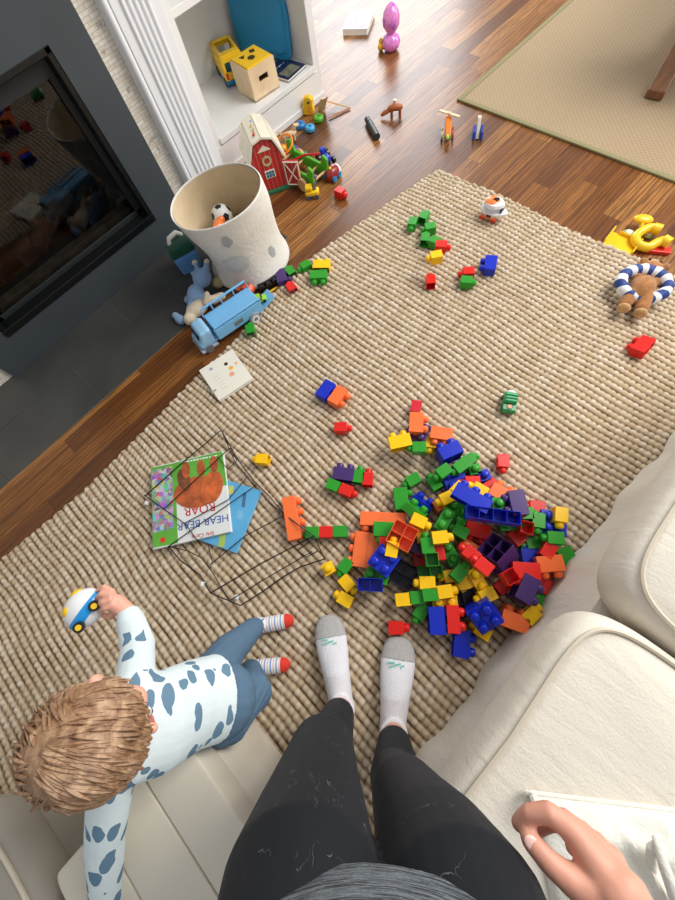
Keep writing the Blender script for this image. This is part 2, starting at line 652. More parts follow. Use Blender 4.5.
G(o).bb(LX - .11, RX + .042, BY, 2.395, 2.3, 2.33).out('top_panel', M_bc, bc, smooth=False)
g = G(o)
g.bb(LX - 0.12, RX + 0.046, BY - 0.012, BY - 0.0045, 0.0, 0.03)
g.out('base_moulding', M_bc, bc, smooth=False, bevel=0.003)

# ---------------------------------------------------------------- near rug (chunky looped wool)
def loop_rug():
    x0, x1, y0, y1 = -2.1, 1.60, -1.3, 1.10
    st = 0.0046
    nx, ny = int((x1 - x0) / st), int((y1 - y0) / st)
    xs = np.linspace(x0, x1, nx)
    ys = np.linspace(y0, y1, ny)
    X, Y = np.meshgrid(xs, ys, indexing='ij')
    # slight waviness of the ribs
    Xw = X + 0.006 * np.sin(Y * 7.1 + 1.3 * np.sin(X * 2.3)) + 0.004 * np.sin(Y * 17 + X * 5)
    Yw = Y + 0.006 * np.sin(X * 6.3 + 1.1 * np.sin(Y * 2.9)) + 0.003 * np.sin(X * 21 + Y * 3)
    P, Q = 0.0235, 0.0200
    ri = np.floor(Xw / P)
    u = (Xw / P - ri) * 2 - 1
    rn = np.abs(np.sin(ri * 12.9898) * 43758.5453) % 1
    li0 = Yw / Q + rn * 1.0
    li = np.floor(li0)
    v = (li0 - li) * 2 - 1
    hn = np.abs(np.sin(ri * 78.233 + li * 37.719) * 43758.5453) % 1
    hh = np.clip(1 - np.abs(u) ** 2.4, 0, 1) ** 0.6 * np.clip(1 - 0.93 * np.abs(v) ** 2.4, 0, 1) ** 0.6
    Z = 0.0035 + (0.0105 + 0.003 * (hn - .5)) * hh
    e = np.minimum(np.minimum(X - x0, x1 - X), np.minimum(Y - y0, y1 - Y))
    Z *= np.clip(e / 0.008, 0.02, 1)
    gap = np.clip(1 - hh * 1.02, 0, 1) * (0.45 + 0.9 * np.clip((np.abs(u) - 0.5) / .3, 0, 1))
    # outline of the rug wanders a little
    Xo = X + np.where(X > 1.45, (X - 1.45) / 0.15, 0) * (0.006 * np.sin(Y * 11) + .004 * np.sin(Y * 130))
    edge = np.interp(X, [-0.9, -0.5, -0.4, -0.2, 0.13, 0.3, 0.36, 0.55, 0.785, 1.07, 1.37, 1.57, 1.6],
                     [1.108, 1.083, 1.088, 1.10, 1.122, 1.125, 1.13, 1.172, 1.186, 1.146, 1.102, 1.066, 1.05])
    Yo = Y + np.clip((Y - 0.6) / 0.5, 0, 1) * (edge - y1 + 0.004 * np.sin(X * 140))
    V = np.stack([Xo, Yo, Z], -1).reshape(-1, 3)
    idx = np.arange(nx * ny).reshape(nx, ny)
    F = np.stack([idx[:-1, :-1], idx[1:, :-1], idx[1:, 1:], idx[:-1, 1:]], -1).reshape(-1, 4)
    me = bpy.data.meshes.new('woven_rug')
    me.vertices.add(len(V))
    me.vertices.foreach_set('co', V.astype(np.float32).ravel())
    me.loops.add(F.size)
    me.loops.foreach_set('vertex_index', F.astype(np.int32).ravel())
    me.polygons.add(len(F))
    me.polygons.foreach_set('loop_start', np.arange(0, F.size, 4, dtype=np.int32))
    me.polygons.foreach_set('use_smooth', np.ones(len(F), dtype=bool))
    me.update()
    me.validate()
    at_ = me.attributes.new('thread', 'FLOAT', 'POINT')
    at_.data.foreach_set('value', gap.astype(np.float32).ravel())
    a2 = me.attributes.new('tuft', 'FLOAT', 'POINT')
    a2.data.foreach_set('value', hn.astype(np.float32).ravel())
    o = bpy.data.objects.new('woven_rug', me)
    COL.objects.link(o)
    a = NT('looped_wool_and_jute', 0.9)
    n1 = a.n('Attribute', attribute_name='thread')
    n2 = a.n('Attribute', attribute_name='tuft')
    c = a.ramp(n2.outputs['Fac'], [(0, (204, 184, 154)), (0.5, (217, 200, 172)), (1, (230, 216, 194))])
    nz = a.noise(a.tc.outputs['Object'], 260, 4, 0.6)
    c = a.mix(a.math('MULTIPLY', nz, 0.3), c, (176, 156, 126))
    c = a.mix(a.math('MULTIPLY', n1.outputs['Fac'], 0.95, True), c, (100, 62, 36))
    a.bump(nz, 0.5, 0.002)
    a.b.inputs['Specular IOR Level'].default_value = 0.15
    me.materials.append(a.col(c))
    return o


rug = loop_rug()
tag(rug, 'large cream looped wool and jute rug under the toys', 'rug')

# ---------------------------------------------------------------- far rug (flat sisal with a bound edge)
fr = T('sisal_rug', 'flat tan sisal rug with pale green bound edge by the wooden leg', 'rug', (2.045, 1.297, 0))
a = NT('sisal_weave', 0.9)
co = a.tc.outputs['Object']
ch = a.n('TexChecker')
a.put(ch, 'Vector', a.map(co, (1, 1, 0)))
ch.inputs['Scale'].default_value = 85
wv = a.noise(a.map(co, (30, 150, 1)), 1.0, 4, 0.6)
nn = a.noise(co, 1.4, 3)
c = a.mix(ch.outputs[1], (174, 154, 126), (156, 134, 106))
c = a.mix(a.math('MULTIPLY', wv, 0.5), c, (136, 110, 78))
c = a.mix(a.math('MULTIPLY', nn, 0.3), c, (190, 170, 138))
a.bump(a.math('ADD', ch.outputs[1], wv), 0.4, 0.003)
M_sis = a.col(c)
M_bind = mat('pale_green_cotton_binding', (142, 134, 96), 0.85, bump=.3, bscale=300)
o = Vector((2.045, 1.297, 0))
G(o).bb(2.07, 6.2, -2.6, 1.272, 0.001, 0.008).out('weave', M_sis, fr, smooth=False)
g = G(o)
g.bb(2.045, 6.23, 1.273, 1.297, 0.0, 0.0105)
g.bb(2.045, 2.07, -2.6, 1.2725, 0.0, 0.0105)
g.out('binding', M_bind, fr, smooth=False, bevel=0.003)

# ---------------------------------------------------------------- wooden table, only its foot in view
M_tw = mat('medium_brown_wood', (122, 82, 52), 0.45, var=.25, vscale=6, bump=.1, stretch=(1, 8, 1))
p0 = at(652, 100, 0.010)
p1 = at(700, 15, 0.010)
tb = T('wooden_table', 'brown wooden table leg standing on the flat tan rug', 'table', p0)
d = (p1 - p0)
ang = math.atan2(d.y, d.x)
g = G(p0)
Rr = RZ(ang)
L_ = 0.85
c0 = p0 + Vector((math.cos(ang), math.sin(ang), 0)) * L_ / 2
g.prism([(-L_ / 2, 0.002), (L_ / 2, 0.002), (L_ / 2, 0.035), (0.14, 0.075), (-0.14, 0.075), (-L_ / 2, 0.035)], 0.075, c0, Rr @ Matrix(((1, 0, 0), (0, 0, -1), (0, 1, 0))))
g.out('foot', M_tw, tb, smooth=False, bevel=0.004)
G(p0).box(c0 + Vector((0, 0, .39)), (0.11, 0.07, 0.64), Rr).out('post', M_tw, tb, smooth=False, bevel=0.004)
G(p0).box(c0 + Vector((0.75 * math.sin(ang), -0.75 * math.cos(ang), .73)), (0.9, 1.7, 0.035), Rr).out('top', M_tw, tb, smooth=False, bevel=0.004)
c2 = c0 + Vector((1.5 * math.sin(ang), -1.5 * math.cos(ang), 0))
g = G(p0).prism([(-L_ / 2, 0.002), (L_ / 2, 0.002), (L_ / 2, 0.035), (0.14, 0.075), (-0.14, 0.075), (-L_ / 2, 0.035)], 0.075, c2, Rr @ Matrix(((1, 0, 0), (0, 0, -1), (0, 1, 0))))
g.out('foot', M_tw, tb, smooth=False, bevel=0.004)
G(p0).box(c2 + Vector((0, 0, .39)), (0.11, 0.07, 0.64), Rr).out('post', M_tw, tb, smooth=False, bevel=0.004)

# ---------------------------------------------------------------- sofa
def fabric(name, col, bump=.35):
    a = NT(name, 0.85)
    co = a.tc.outputs['Object']
    n = a.noise(co, 220, 3, .6)
    w = a.noise(a.map(co, (4, 1, 1)), 9, 3, .5, .5)
    a.bump(a.math('ADD', n, a.math('MULTIPLY', w, 2.5)), bump, 0.003)
    c = a.mix(a.math('MULTIPLY', n, .25), col, tuple(int(x * .86) for x in col))
    a.b.inputs['Specular IOR Level'].default_value = 0.2
    return a.col(c)


M_sofa = fabric('cream_cotton_slipcover', (228, 221, 208))
M_pipe = mat('cream_piping', (208, 198, 180), 0.8)


def cushion(x0, x1, y0, y1, z0, z1, name, mtl, parent, org, puff=0.02, rc=0.07, seed=1, ez=0.05):
    """soft box: rounded plan corners, domed top, rounded edge; y1 is the front"""
    r = random.Random(seed)
    N = 30
    vs, idx = [], {}
    cx, cy = (x0 + x1) / 2, (y0 + y1) / 2
    hx, hy = (x1 - x0) / 2, (y1 - y0) / 2
    per = []
    M = 96
    for k in range(M):
        t = 2 * PI * k / M
        c_, s_ = math.cos(t), math.sin(t)
        e = 2 / 8.5
        per.append((abs(c_) ** e * (1 if c_ >= 0 else -1), abs(s_) ** e * (1 if s_ >= 0 else -1)))
    prof = [(0.0, 1.0), (.25, 1.0), (.5, 1.0), (.7, .995), (.85, .985), (.93, .965), (.97, .94)]
    rings = []
    hz = (z1 - z0) / 2
    zc = (z0 + z1) / 2
    # bottom ring to top ring
    steps = [(0.90, -1.0), (0.965, -.95), (0.99, -.8), (1.0, -.4), (1.003, 0), (1.0, .4), (0.99, .8), (0.965, .95), (0.93, 1.0), (0.8, 1.0), (0.6, 1.0), (0.35, 1.0), (0.1, 1.0)]
    for (rad, zz) in steps:
        ring = []
        for (px, py) in per:
            inset = (1 - rad)
            ix, iy = (inset * min(hx, .6) if rad > .9 else inset * hx), (inset * min(hy, .6) if rad > .9 else inset * hy)
            if rad > .9:
                ix, iy = inset * .6, inset * .6
            xx = cx + px * (hx - ix)
            yy = cy + py * (hy - iy)
            zp = zc + zz * hz
            if rad <= .93 and zz > 0:
                zp += puff * (1 - rad ** 3) + 0.003 * math.sin(xx * 23 + seed) * math.sin(yy * 17)
            if abs(zz) < .96:
                zp += 0
                f = 0.003 * math.sin(px * 5 + py * 4 + seed)
                xx += px * f
                yy += py * f
            ring.append(Vector((xx, yy, zp)))
        rings.append(ring)
    o = G(org).rings(rings).out(name, mtl, parent, sub=1)
    # piping round the top edge
    top = rings[7]
    G(org).tube([p + Vector((0, 0, .0035)) for p in top], 0.0045, 6, closed=True).out('piping', M_pipe, o)
    o.location = (0, 0, 0)
    return o


so = Vector((0.3, -0.85, 0))
sf = T('sofa', 'cream slipcovered sofa with piped seat cushions', 'sofa', so)
SY = -0.325
g = G(so)
n = 60
xs = [-0.335 + 1.835 * i / n for i in range(n + 1)]
front = [Vector((x, SY - (0.035 * max(0, x - .3)) + 0.008 * math.sin(x * 19) + .004 * math.sin(x * 47), 0)) for x in xs]
rg = []
for z, dy in ((0.016, 0.01), (0.08, 0.004), (0.16, 0.0), (0.24, -0.005), (0.31, -0.012)):
    ring = [Vector((p.x, SY + (p.y - SY) * (1 if z < .1 else .6 if z < .2 else .2) + dy, z)) for p in front]
    ring += [Vector((1.5, -1.28, z)), Vector((-0.335, -1.28, z))]
    rg.append(ring)
g.rings(rg)
g.out('base_skirt', M_sofa, sf)
cushion(-0.33, 0.272, -1.12, SY + 0.052, 0.312, 0.468, 'seat_cushion', M_sofa, sf, so, seed=1)
cushion(0.284, 1.20, -1.12, SY + 0.052, 0.312, 0.468, 'seat_cushion', M_sofa, sf, so, seed=4)
for x0, x1 in ((-0.33, 0.28), (0.29, 1.20)):
    g = G(so)
    rgs = []
    for z, dd in ((0.46, 0), (.5, .02), (.62, .03), (.74, .02), (.80, -.03)):
        rgs.append([Vector((x0 + .01, -1.30, z)), Vector((x1 - .01, -1.30, z)), Vector((x1 - .01, -1.05 + dd, z)), Vector((x0 + .01, -1.05 + dd, z))])
    g.rings(rgs)
    g.out('back_cushion', M_sofa, sf, bevel=.03, seg=4)
G(so).bb(-0.335, 1.5, -1.48, -1.29, 0.02, 0.74).out('back_frame', M_sofa, sf, bevel=.04, seg=4)
for xa in (1.22,):
    g = G(so)
    g.bb(xa, xa + .15 if xa < 0 else 1.45, -1.4, -0.36, 0.02, 0.58)
    g.out('arm', M_sofa, sf, bevel=.05, seg=4)

# ---------------------------------------------------------------- ottoman of stitched panels, and the armchair beside it
M_ott = mat('cream_leatherette', (216, 208, 192), 0.5, bump=.15, bscale=12, var=.04, vscale=5)
OZ = 0.40
oc = at(250, 716, OZ)
ox1 = -0.487
oy1 = 0.142
s1 = (at(190, 747, OZ).x + at(244, 823, OZ).x) / 2
s2 = (at(142, 783, OZ).x + at(218, 892, OZ).x) / 2
oo = Vector(((ox1 + s2) / 2, -0.15, 0))
ot = T('ottoman', 'cream padded ottoman with stitched panels beside the standing child', 'ottoman', oo)
oy0 = -0.52
edges = [ox1, s2, s2 - .11, s2 - .22]
print('ottoman', edges, oc)
for k in range(3):
    xa, xb = edges[k + 1] + .0004, edges[k] - .0004
    g = G(oo)
    rg = []
    yy1 = oy1
    for rad, z in ((.004, OZ - .075), (0.0, OZ - .07), (0, OZ - .012), (.002, OZ - .004), (.006, OZ - .001), (.016, OZ)):
        ring = []
        cx, cy, hx, hy = (xa + xb) / 2, (oy0 + yy1) / 2, (xb - xa) / 2 - rad * .35, (yy1 - oy0) / 2 - rad
        for t in range(40):
            th = 2 * PI * t / 40
            e = .10
            c_, s_ = math.cos(th), math.sin(th)
            ring.append(Vector((cx + hx * abs(c_) ** e * (1 if c_ > 0 else -1), cy + hy * abs(s_) ** e * (1 if s_ > 0 else -1), z)))
        rg.append(ring)
    g.rings(rg)
    g.out('padded_panel', M_ott, ot)
g = G(oo).bb(edges[3] + .004, edges[0] - .003, oy0 + .004, oy1 - .004, 0.07, OZ - .076)
g.out('base', M_ott, ot, bevel=.01)
for lx in (edges[3] + .06, edges[0] - .06):
    for ly in (oy0 + .06, oy1 - .06):
        G(oo).cyl((lx, ly, 0.016), (lx, ly, 0.075), .016, .024).out('leg', M_tw, ot)

ao = Vector((-1.15, -0.2, 0))
ac = T('armchair', 'grey-beige upholstered chair behind the child at left', 'armchair', ao)
M_ac = fabric('grey_beige_upholstery', (166, 160, 150))
G(ao).bb(-1.60, -0.90, -0.75, 0.36, 0.10, 0.29).out('base', M_ac, ac, bevel=.03, seg=3)
cushion(-1.58, -0.84, -0.70, 0.385, 0.29, 0.40, 'seat_cushion', M_ac, ac, ao, seed=9)
G(ao).bb(-1.80, -1.60, -0.75, 0.25, 0.10, 0.80).out('backrest', M_ac, ac, bevel=.05, seg=4)
for lx in (-1.54, -1.02):
    for ly in (-.68, .2):
        G(ao).cyl((lx, ly, 0.016), (lx, ly, 0.11), .015, .022).out('leg', M_tw, ac)

# ---------------------------------------------------------------- shared toy plastics and woods
def plastic(name, c, rough=0.28):
    return mat(name, c, rough, var=0.03, vscale=30, coat=0.15)


P_red = plastic('red_plastic', (226, 44, 36))
P_blue = plastic('blue_plastic', (34, 58, 190))
P_yel = plastic('yellow_plastic', (250, 204, 30))
P_grn = plastic('green_plastic', (56, 160, 52))
P_sky = plastic('sky_blue_plastic', (124, 190, 238))
P_org = plastic('orange_plastic', (250, 130, 60))
P_wht = plastic('white_plastic', (238, 240, 242))
P_gry = plastic('grey_plastic', (120, 124, 130))
P_blk = plastic('black_plastic', (28, 28, 32))
P_lime = plastic('lime_plastic', (150, 214, 60))
P_teal = plastic('teal_blue_plastic', (8, 138, 196), 0.45)
P_pnk = plastic('pink_plastic', (232, 110, 190))
W_lt = mat('pale_maple_wood', (232, 206, 168), 0.5, var=.1, vscale=12, bump=.05, stretch=(1, 6, 1))
W_tan = mat('tan_beech_wood', (206, 164, 116), 0.5, var=.14, vscale=12, stretch=(1, 6, 1))
W_brn = mat('orange_brown_wood', (176, 98, 50), 0.45, var=.15, vscale=14)
paint = lambda n, c: mat(n, c, 0.4, var=.04, vscale=25)
D_red, D_grn, D_blu = paint('red_paint', (196, 44, 40)), paint('green_paint', (84, 178, 44)), paint('blue_paint', (40, 70, 176))
D_org, D_yel, D_cyn = paint('orange_paint', (246, 138, 40)), paint('yellow_paint', (246, 200, 40)), paint('cyan_paint', (64, 164, 214))
D_pur, D_wht, D_dkb = paint('purple_paint', (112, 74, 160)), paint('cream_paint', (240, 234, 216)), paint('dark_blue_paint', (20, 32, 78))

# ---------------------------------------------------------------- felt basket
a = NT('white_felt', 0.95)
co = a.tc.outputs['Object']
n = a.noise(co, 60, 5, .6)
a.bump(a.math('ADD', n, a.math('MULTIPLY', a.noise(co, 9, 3), 1.6)), .5, .006)
a.b.inputs['Specular IOR Level'].default_value = .1
M_felt = a.col(a.mix(a.math('MULTIPLY', n, .3), (236, 234, 228), (212, 208, 198)))
M_patch = mat('grey_felt_patch', (212, 214, 212), .95, var=.05, bump=.3)
M_patchd = mat('darker_grey_felt_patch', (172, 178, 180), .95, var=.06, bump=.3)
bb = at(252, 262, 0.0)
bb.z = 0.004
bk = T('storage_basket', 'tall slouching white felt basket with grey patches beside the fireplace', 'basket', bb)
tc_ = Vector((0.612, 1.352, 0.365))


def bsk(z, t, inner=0):
    """point on the basket wall, z 0..1, t angle"""
    c = Vector((bb.x, bb.y, 0)).lerp(Vector((tc_.x, tc_.y, 0)), z ** 1.2)
    r = 0.168 + 0.004 * z + 0.010 * math.sin(PI * z) * math.cos(3 * t + 1) - 0.014 * math.sin(PI * min(1, z * 1.3))
    r += 0.018 * max(0, 1 - z * 5) * (1 if z < .2 else 0) - inner
    lean = 0.018 * math.cos(t + 0.6) * z
    sx = 1 + .06 * z * math.cos(2 * (t - 2.4))
    return Vector((c.x + r * sx * math.cos(t), c.y + r * sx * math.sin(t), 0.004 + z * 0.36 + lean))


N = 56
ts = [2 * PI * k / N for k in range(N)]
g = G(bb)
zs = [0, .03, .08, .15, .25, .35, .45, .55, .65, .75, .85, .93, .985, 1.0]
rings = [[bsk(z, t) for t in ts] for z in zs]
rings += [[bsk(z, t, .006) + Vector((0, 0, .002 if z == 1.0 else 0)) for t in ts] for z in zs[::-1] if z > 0]
rings[0] = [Vector((bb.x + (p.x - bb.x) * .93, bb.y + (p.y - bb.y) * .93, .004)) for p in rings[0]]
g.rings(rings)
g.out('felt_body', M_felt, bk, sub=1)
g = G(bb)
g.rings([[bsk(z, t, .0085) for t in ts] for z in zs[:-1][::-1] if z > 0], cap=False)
g.out('inner_shade_skin', mat('shaded_felt_tan', (222, 204, 170), .95, bump=.4, bscale=40, var=.06), bk)  # tan skin: shade and warm bounce inside the basket, put into the colour


def patch(tc0, zc0, rt, rz, mtl, sd):
    r = random.Random(sd)
    n = 7
    ang = sorted([2 * PI * (k + r.uniform(-.25, .25)) / n for k in range(n)])
    out = [(tc0 + rt * math.cos(q) * r.uniform(.8, 1.1), zc0 + rz * math.sin(q) * r.uniform(.8, 1.1)) for q in ang]
    # subdivide as a fan that hugs the wall
    g = G(bb)
    vs, fs = [], []
    K = 6
    den = []
    for i in range(n):
        p, q = out[i], out[(i + 1) % n]
        for s in range(4):
            den.append((p[0] + (q[0] - p[0]) * s / 4, p[1] + (q[1] - p[1]) * s / 4))
    for k in range(1, K + 1):
        for (t, z) in den:
            tt, zz = tc0 + (t - tc0) * k / K, zc0 + (z - zc0) * k / K
            vs.append(bsk(max(.02, min(.985, zz)), tt, -.0022))
    m = len(den)
    vs.append(bsk(zc0, tc0, -.0022))
    for i in range(m):
        fs.append((len(vs) - 1, i, (i + 1) % m))
        for k in range(K - 1):
            fs.append((k * m + i, (k + 1) * m + i, (k + 1) * m + (i + 1) % m, k * m + (i + 1) % m))
    g.add(vs, fs)
    g.out('patch', mtl, bk)


def ang_of(px, py, z):
    p = at(px, py, z)
    c = Vector((bb.x, bb.y, 0)).lerp(tc_, z / .36)
    return math.atan2(p.y - c.y, p.x - c.x)


patch(ang_of(229, 243, .27), .80, .13, .075, M_patchd, 1)
patch(ang_of(238, 262, .15), .44, .40, .14, M_patch, 2)
patch(ang_of(272, 255, .10), .30, .12, .08, M_patchd, 3)
patch(ang_of(195, 240, .20), .62, .22, .12, M_patch, 4)
patch(1.2, .55, .35, .2, M_patch, 5)
patch(2.6, .45, .3, .2, M_patchd, 6)
cg = ang_of(257, 200, .34)
g = G(bb)
pts = [bsk(.95, cg, .012), bsk(.90, cg + .05, .022), bsk(.80, cg + .02, .022), bsk(.76, cg, .012)]
g.tube(pts, [(.001, .012)] * 4, 6)
g.out('handle_tab', M_felt, bk)

# things in the basket
bc_ = at(222, 216, 0.235)
ball = T('toy_football', 'small white and black toy football inside the felt basket', 'ball', (bc_.x, bc_.y, 0.235 - 0.042))
G().ball((0, 0, .042), .042, n=28, m=20).out('ball_skin', mat('white_ball_skin', (222, 222, 220), .5, bump=.1), ball)
for d in ((0, 0, 1), (.75, -.35, .42), (-.85, .1, .45), (-.05, -.9, .35), (.4, .75, .4), (-.3, .3, -.8)):
    dv = Vector(d).normalized()
    B = basis(dv)
    g = G()
    pr = []
    for rad, lift in ((.015, .9995), (.009, 1.0), (.001, 1.0)):
        pr.append([B @ Vector((rad * math.cos(2 * PI * k / 5), rad * math.sin(2 * PI * k / 5), math.sqrt(.0432 ** 2 - rad ** 2))) + Vector((0, 0, .042)) for k in range(5)])
    g.rings(pr, cap=False)
    g.out('black_pentagon', P_blk, ball, smooth=False)
q = at(219, 227, .24)
g = G(q).ball(q, (.034, .022, .024), RZ(.4)).ball(q + Vector((.025, .01, .01)), (.016, .014, .014))
tag(g.out('orange_toy', P_org), 'orange toy lying in front of the football in the basket', 'toy')
# dark jumble under them so that the ball rests on something
rr = random.Random(5)
for k, (dx, dy, c) in enumerate(((-.05, .04, (150, 120, 90)), (.06, .05, (176, 150, 110)), (.0, -.05, (120, 104, 90)), (.07, -.04, (190, 170, 140)), (-.03, .0, (140, 118, 92)))):
    q = Vector((bb.x - .02 + dx, bb.y - .01 + dy, .09 + .01 * k))
    g = G(q)
    g.ball(q, (.07, .055, .085 - .004 * k), RZ(k))
    g.ball(q + Vector((.03, .02, .04)), (.035, .03, .04))
    if k == 0:
        g = G(Vector((bb.x - .01, bb.y, .01)))
        g.lathe([(.10, .012), (.135, .03), (.14, .10), (.12, .16), (.06, .185), (.005, .19)], (bb.x - .008, bb.y - .003, 0))
        tag(g.out('soft_toy', mat('beige_plush', c, .95, bump=.5, var=.3)), 'beige plush toy filling the bottom of the felt basket', 'soft toy')

# ---------------------------------------------------------------- bookcase contents
SZ = 0.156
# yellow bus
p0, p1 = at(232, 91, SZ), at(213, 62, SZ)
bz = math.atan2(p1.y - p0.y, p1.x - p0.x)
mid = (at(236, 93, SZ) + at(214, 64, SZ)) / 2 + Vector((.012, -.035, 0))
bus = T('toy_bus', 'yellow toy bus with open roof and teal base on the bookcase shelf', 'toy bus', (mid.x + .02, mid.y, SZ), bz)
L_, W_, H_ = .175, .105, .125
g = G()
for sy in (-1, 1):
    for (xa, xb, za, zb) in ((-L_ / 2, L_ / 2, .030, .062), (-L_ / 2, L_ / 2, .100, .118), (-L_ / 2, -L_ / 2 + .02, .06, .1), (-.045, -.030, .06, .1), (.010, .025, .06, .1), (L_ / 2 - .02, L_ / 2, .06, .1)):
        g.bb(xa, xb, sy * W_ / 2 - .004, sy * W_ / 2 + .004, za, zb)
for sx in (-1, 1):
    x = sx * L_ / 2
    g.bb(x - .005, x + .005, -W_ / 2, W_ / 2, .030, .062)
    g.bb(x - .005, x + .005, -W_ / 2, W_ / 2, .098, .118)
    for sy in (-1, 1):
        g.bb(x - .005, x + .005, sy * W_ / 2 - .012 if sy > 0 else -W_ / 2, W_ / 2 if sy > 0 else -W_ / 2 + .012, .06, .1)
g.out('body', P_yel, bus, smooth=False, bevel=.003)
g = G()
g.bb(-L_ / 2, -.045, -W_ / 2, W_ / 2, .116, .126)
g.bb(L_ / 2 - .02, L_ / 2, -W_ / 2, W_ / 2, .116, .126)
g.bb(-.05, L_ / 2, -W_ / 2, -W_ / 2 + .014, .116, .126)
g.bb(-.05, L_ / 2, W_ / 2 - .014, W_ / 2, .116, .126)
g.out('roof_rim', P_yel, bus, smooth=False, bevel=.004)
G().bb(-L_ / 2 - .004, L_ / 2 + .004, -W_ / 2 - .004, W_ / 2 + .004, .010, .032).out('bumper_base', P_teal, bus, smooth=False, bevel=.006)
G().bb(-L_ / 2 - .0065, -L_ / 2 - .0045, -.032, .032, .064, .096).out('rear_window', plastic('dark_teal_window', (30, 74, 88)), bus, smooth=False)
for sy in (-1, 1):
    G().bb(-L_ / 2 - .008, -L_ / 2 - .004, sy * .044 - .006, sy * .044 + .006, .036, .062).out('tail_light', P_red, bus, smooth=False, bevel=.001)
    for x in (-.065, .065):
        G().cyl((x, sy * (W_ / 2 - .006), .019), (x, sy * (W_ / 2 + .008), .019), .019, n=20).out('wheel', P_blk, bus)
g = G()
g.cyl((0, 0, .03), (0, 0, .07), .018).ball((0, 0, .088), .02)
g.out('seated_figure', P_grn, bus)
# shape sorter
sb = at(256, 103, SZ)
e1 = at(280, 87, SZ)   # front right lower corner
ang = math.atan2(e1.y - sb.y, e1.x - sb.x)
bs_ = (e1 - sb).length
cen = sb + Vector((math.cos(ang), math.sin(ang), 0)) * bs_ / 2 + Vector((-math.sin(ang), math.cos(ang), 0)) * bs_ / 2
s_ = bs_ / 2
hs = bs_ * .80
st = T('shape_sorter', 'pale wooden shape sorter box with yellow lid on the bookcase shelf', 'shape sorter', (cen.x, cen.y, SZ), ang)
g = G()
th = .008
g.bb(-s_, s_, s_ - th, s_, 0, hs)
g.bb(-s_, -s_ + th, -s_ + th, s_ - th, 0, hs)
g.bb(-s_, s_, -s_, s_, 0, th)
# front & right side with handle slots
g.bb(s_ - th, s_, -s_ + th, s_ - th, 0, hs)
for (xa, xb, za, zb) in ((-s_, -s_ * .35, 0, hs), (s_ * .35, s_, 0, hs), (-s_ * .35, s_ * .35, 0, hs * .50), (-s_ * .35, s_ * .35, hs * .68, hs)):
    g.bb(xa, xb, -s_, -s_ + th, za, zb)
g.out('box', W_lt, st, smooth=False)
g = G()
pl_ = [(-s_ * .92, -s_ * .92), (s_ * .92, -s_ * .92), (s_ * .92, s_ * .92), (-s_ * .92, s_ * .92)]
g.prism(pl_, .006, (0, 0, hs + .0035))
g.out('lid', P_yel, st, smooth=False, bevel=.002)
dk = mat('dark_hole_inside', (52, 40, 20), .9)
cut = [((-.4, .35), 3), ((.4, .4), 4), ((-.05, -.15), 24), ((.1, .0), 0)]
for (cx, cy), n_ in cut:
    if n_:
        G().prism([(s_ * .24 * math.cos(2 * PI * k / n_ + .4), s_ * .24 * math.sin(2 * PI * k / n_ + .4)) for k in range(n_)], .0008, (cx * s_, cy * s_, hs + .0070)).out('shape_hole', dk, st, smooth=False)
# dark blue book
def book(name, label, cpts, z, th, cover, parent_group=None, page=(236, 232, 222)):
    """cpts: four pixel corners (spine first pair), lying flat with the lower face at z"""
    ps = [at(*p, z + th) for p in cpts]
    c = sum(ps, Vector()) / 4
    d1 = ((ps[1] - ps[0]) + (ps[2] - ps[3])) / 2
    d2 = ((ps[3] - ps[0]) + (ps[2] - ps[1])) / 2
    a_ = math.atan2(d1.y, d1.x)
    sgn = 1 if (d1.x * d2.y - d1.y * d2.x) > 0 else -1
    w, h = d1.length, abs(d1.normalized().x * d2.y - d1.normalized().y * d2.x)
    t = T(name, label, 'book', (c.x, c.y, z), a_)
    G().bb(-w / 2, w / 2, -h / 2, h / 2, 0, .0015).out('back_cover', cover, t, smooth=False)
    G().bb(-w / 2 + .001, w / 2 - .003, -h / 2 + .003, h / 2 - .003, .0015, th - .0015).out('pages', mat('pages_' + name, page, .8), t, smooth=False)
    G().bb(-w / 2, w / 2, -h / 2, h / 2, th - .0015, th).out('front_cover', cover, t, smooth=False, bevel=.0004)
    return t, w, h, sgn


M_nav = mat('navy_cover', (24, 34, 74), .35)
t, w, h, sg = book('picture_book', 'dark blue book lying flat on the bookcase shelf beside the shape sorter', [(272, 68), (281, 54), (306, 67), (280, 84)], SZ, .012, M_nav)
gr = mat('muted_cover_picture', (112, 112, 92), .5, var=.5, vscale=40)
G().bb(-w * .38, w * .30, -h * .42, -h * .02, .0122, .0126).out('cover_picture', gr, t, smooth=False)
ml_ = mat('pale_print', (190, 200, 210), .5)
for k in range(5):
    G().cyl((-w * .22 + k * w * .11, h * .22 + .003 * (k % 2), .0121), (-w * .22 + k * w * .11, h * .22 + .003 * (k % 2), .0125), .0035 if k != 2 else .006, n=10).out('pale_mark', ml_, t)
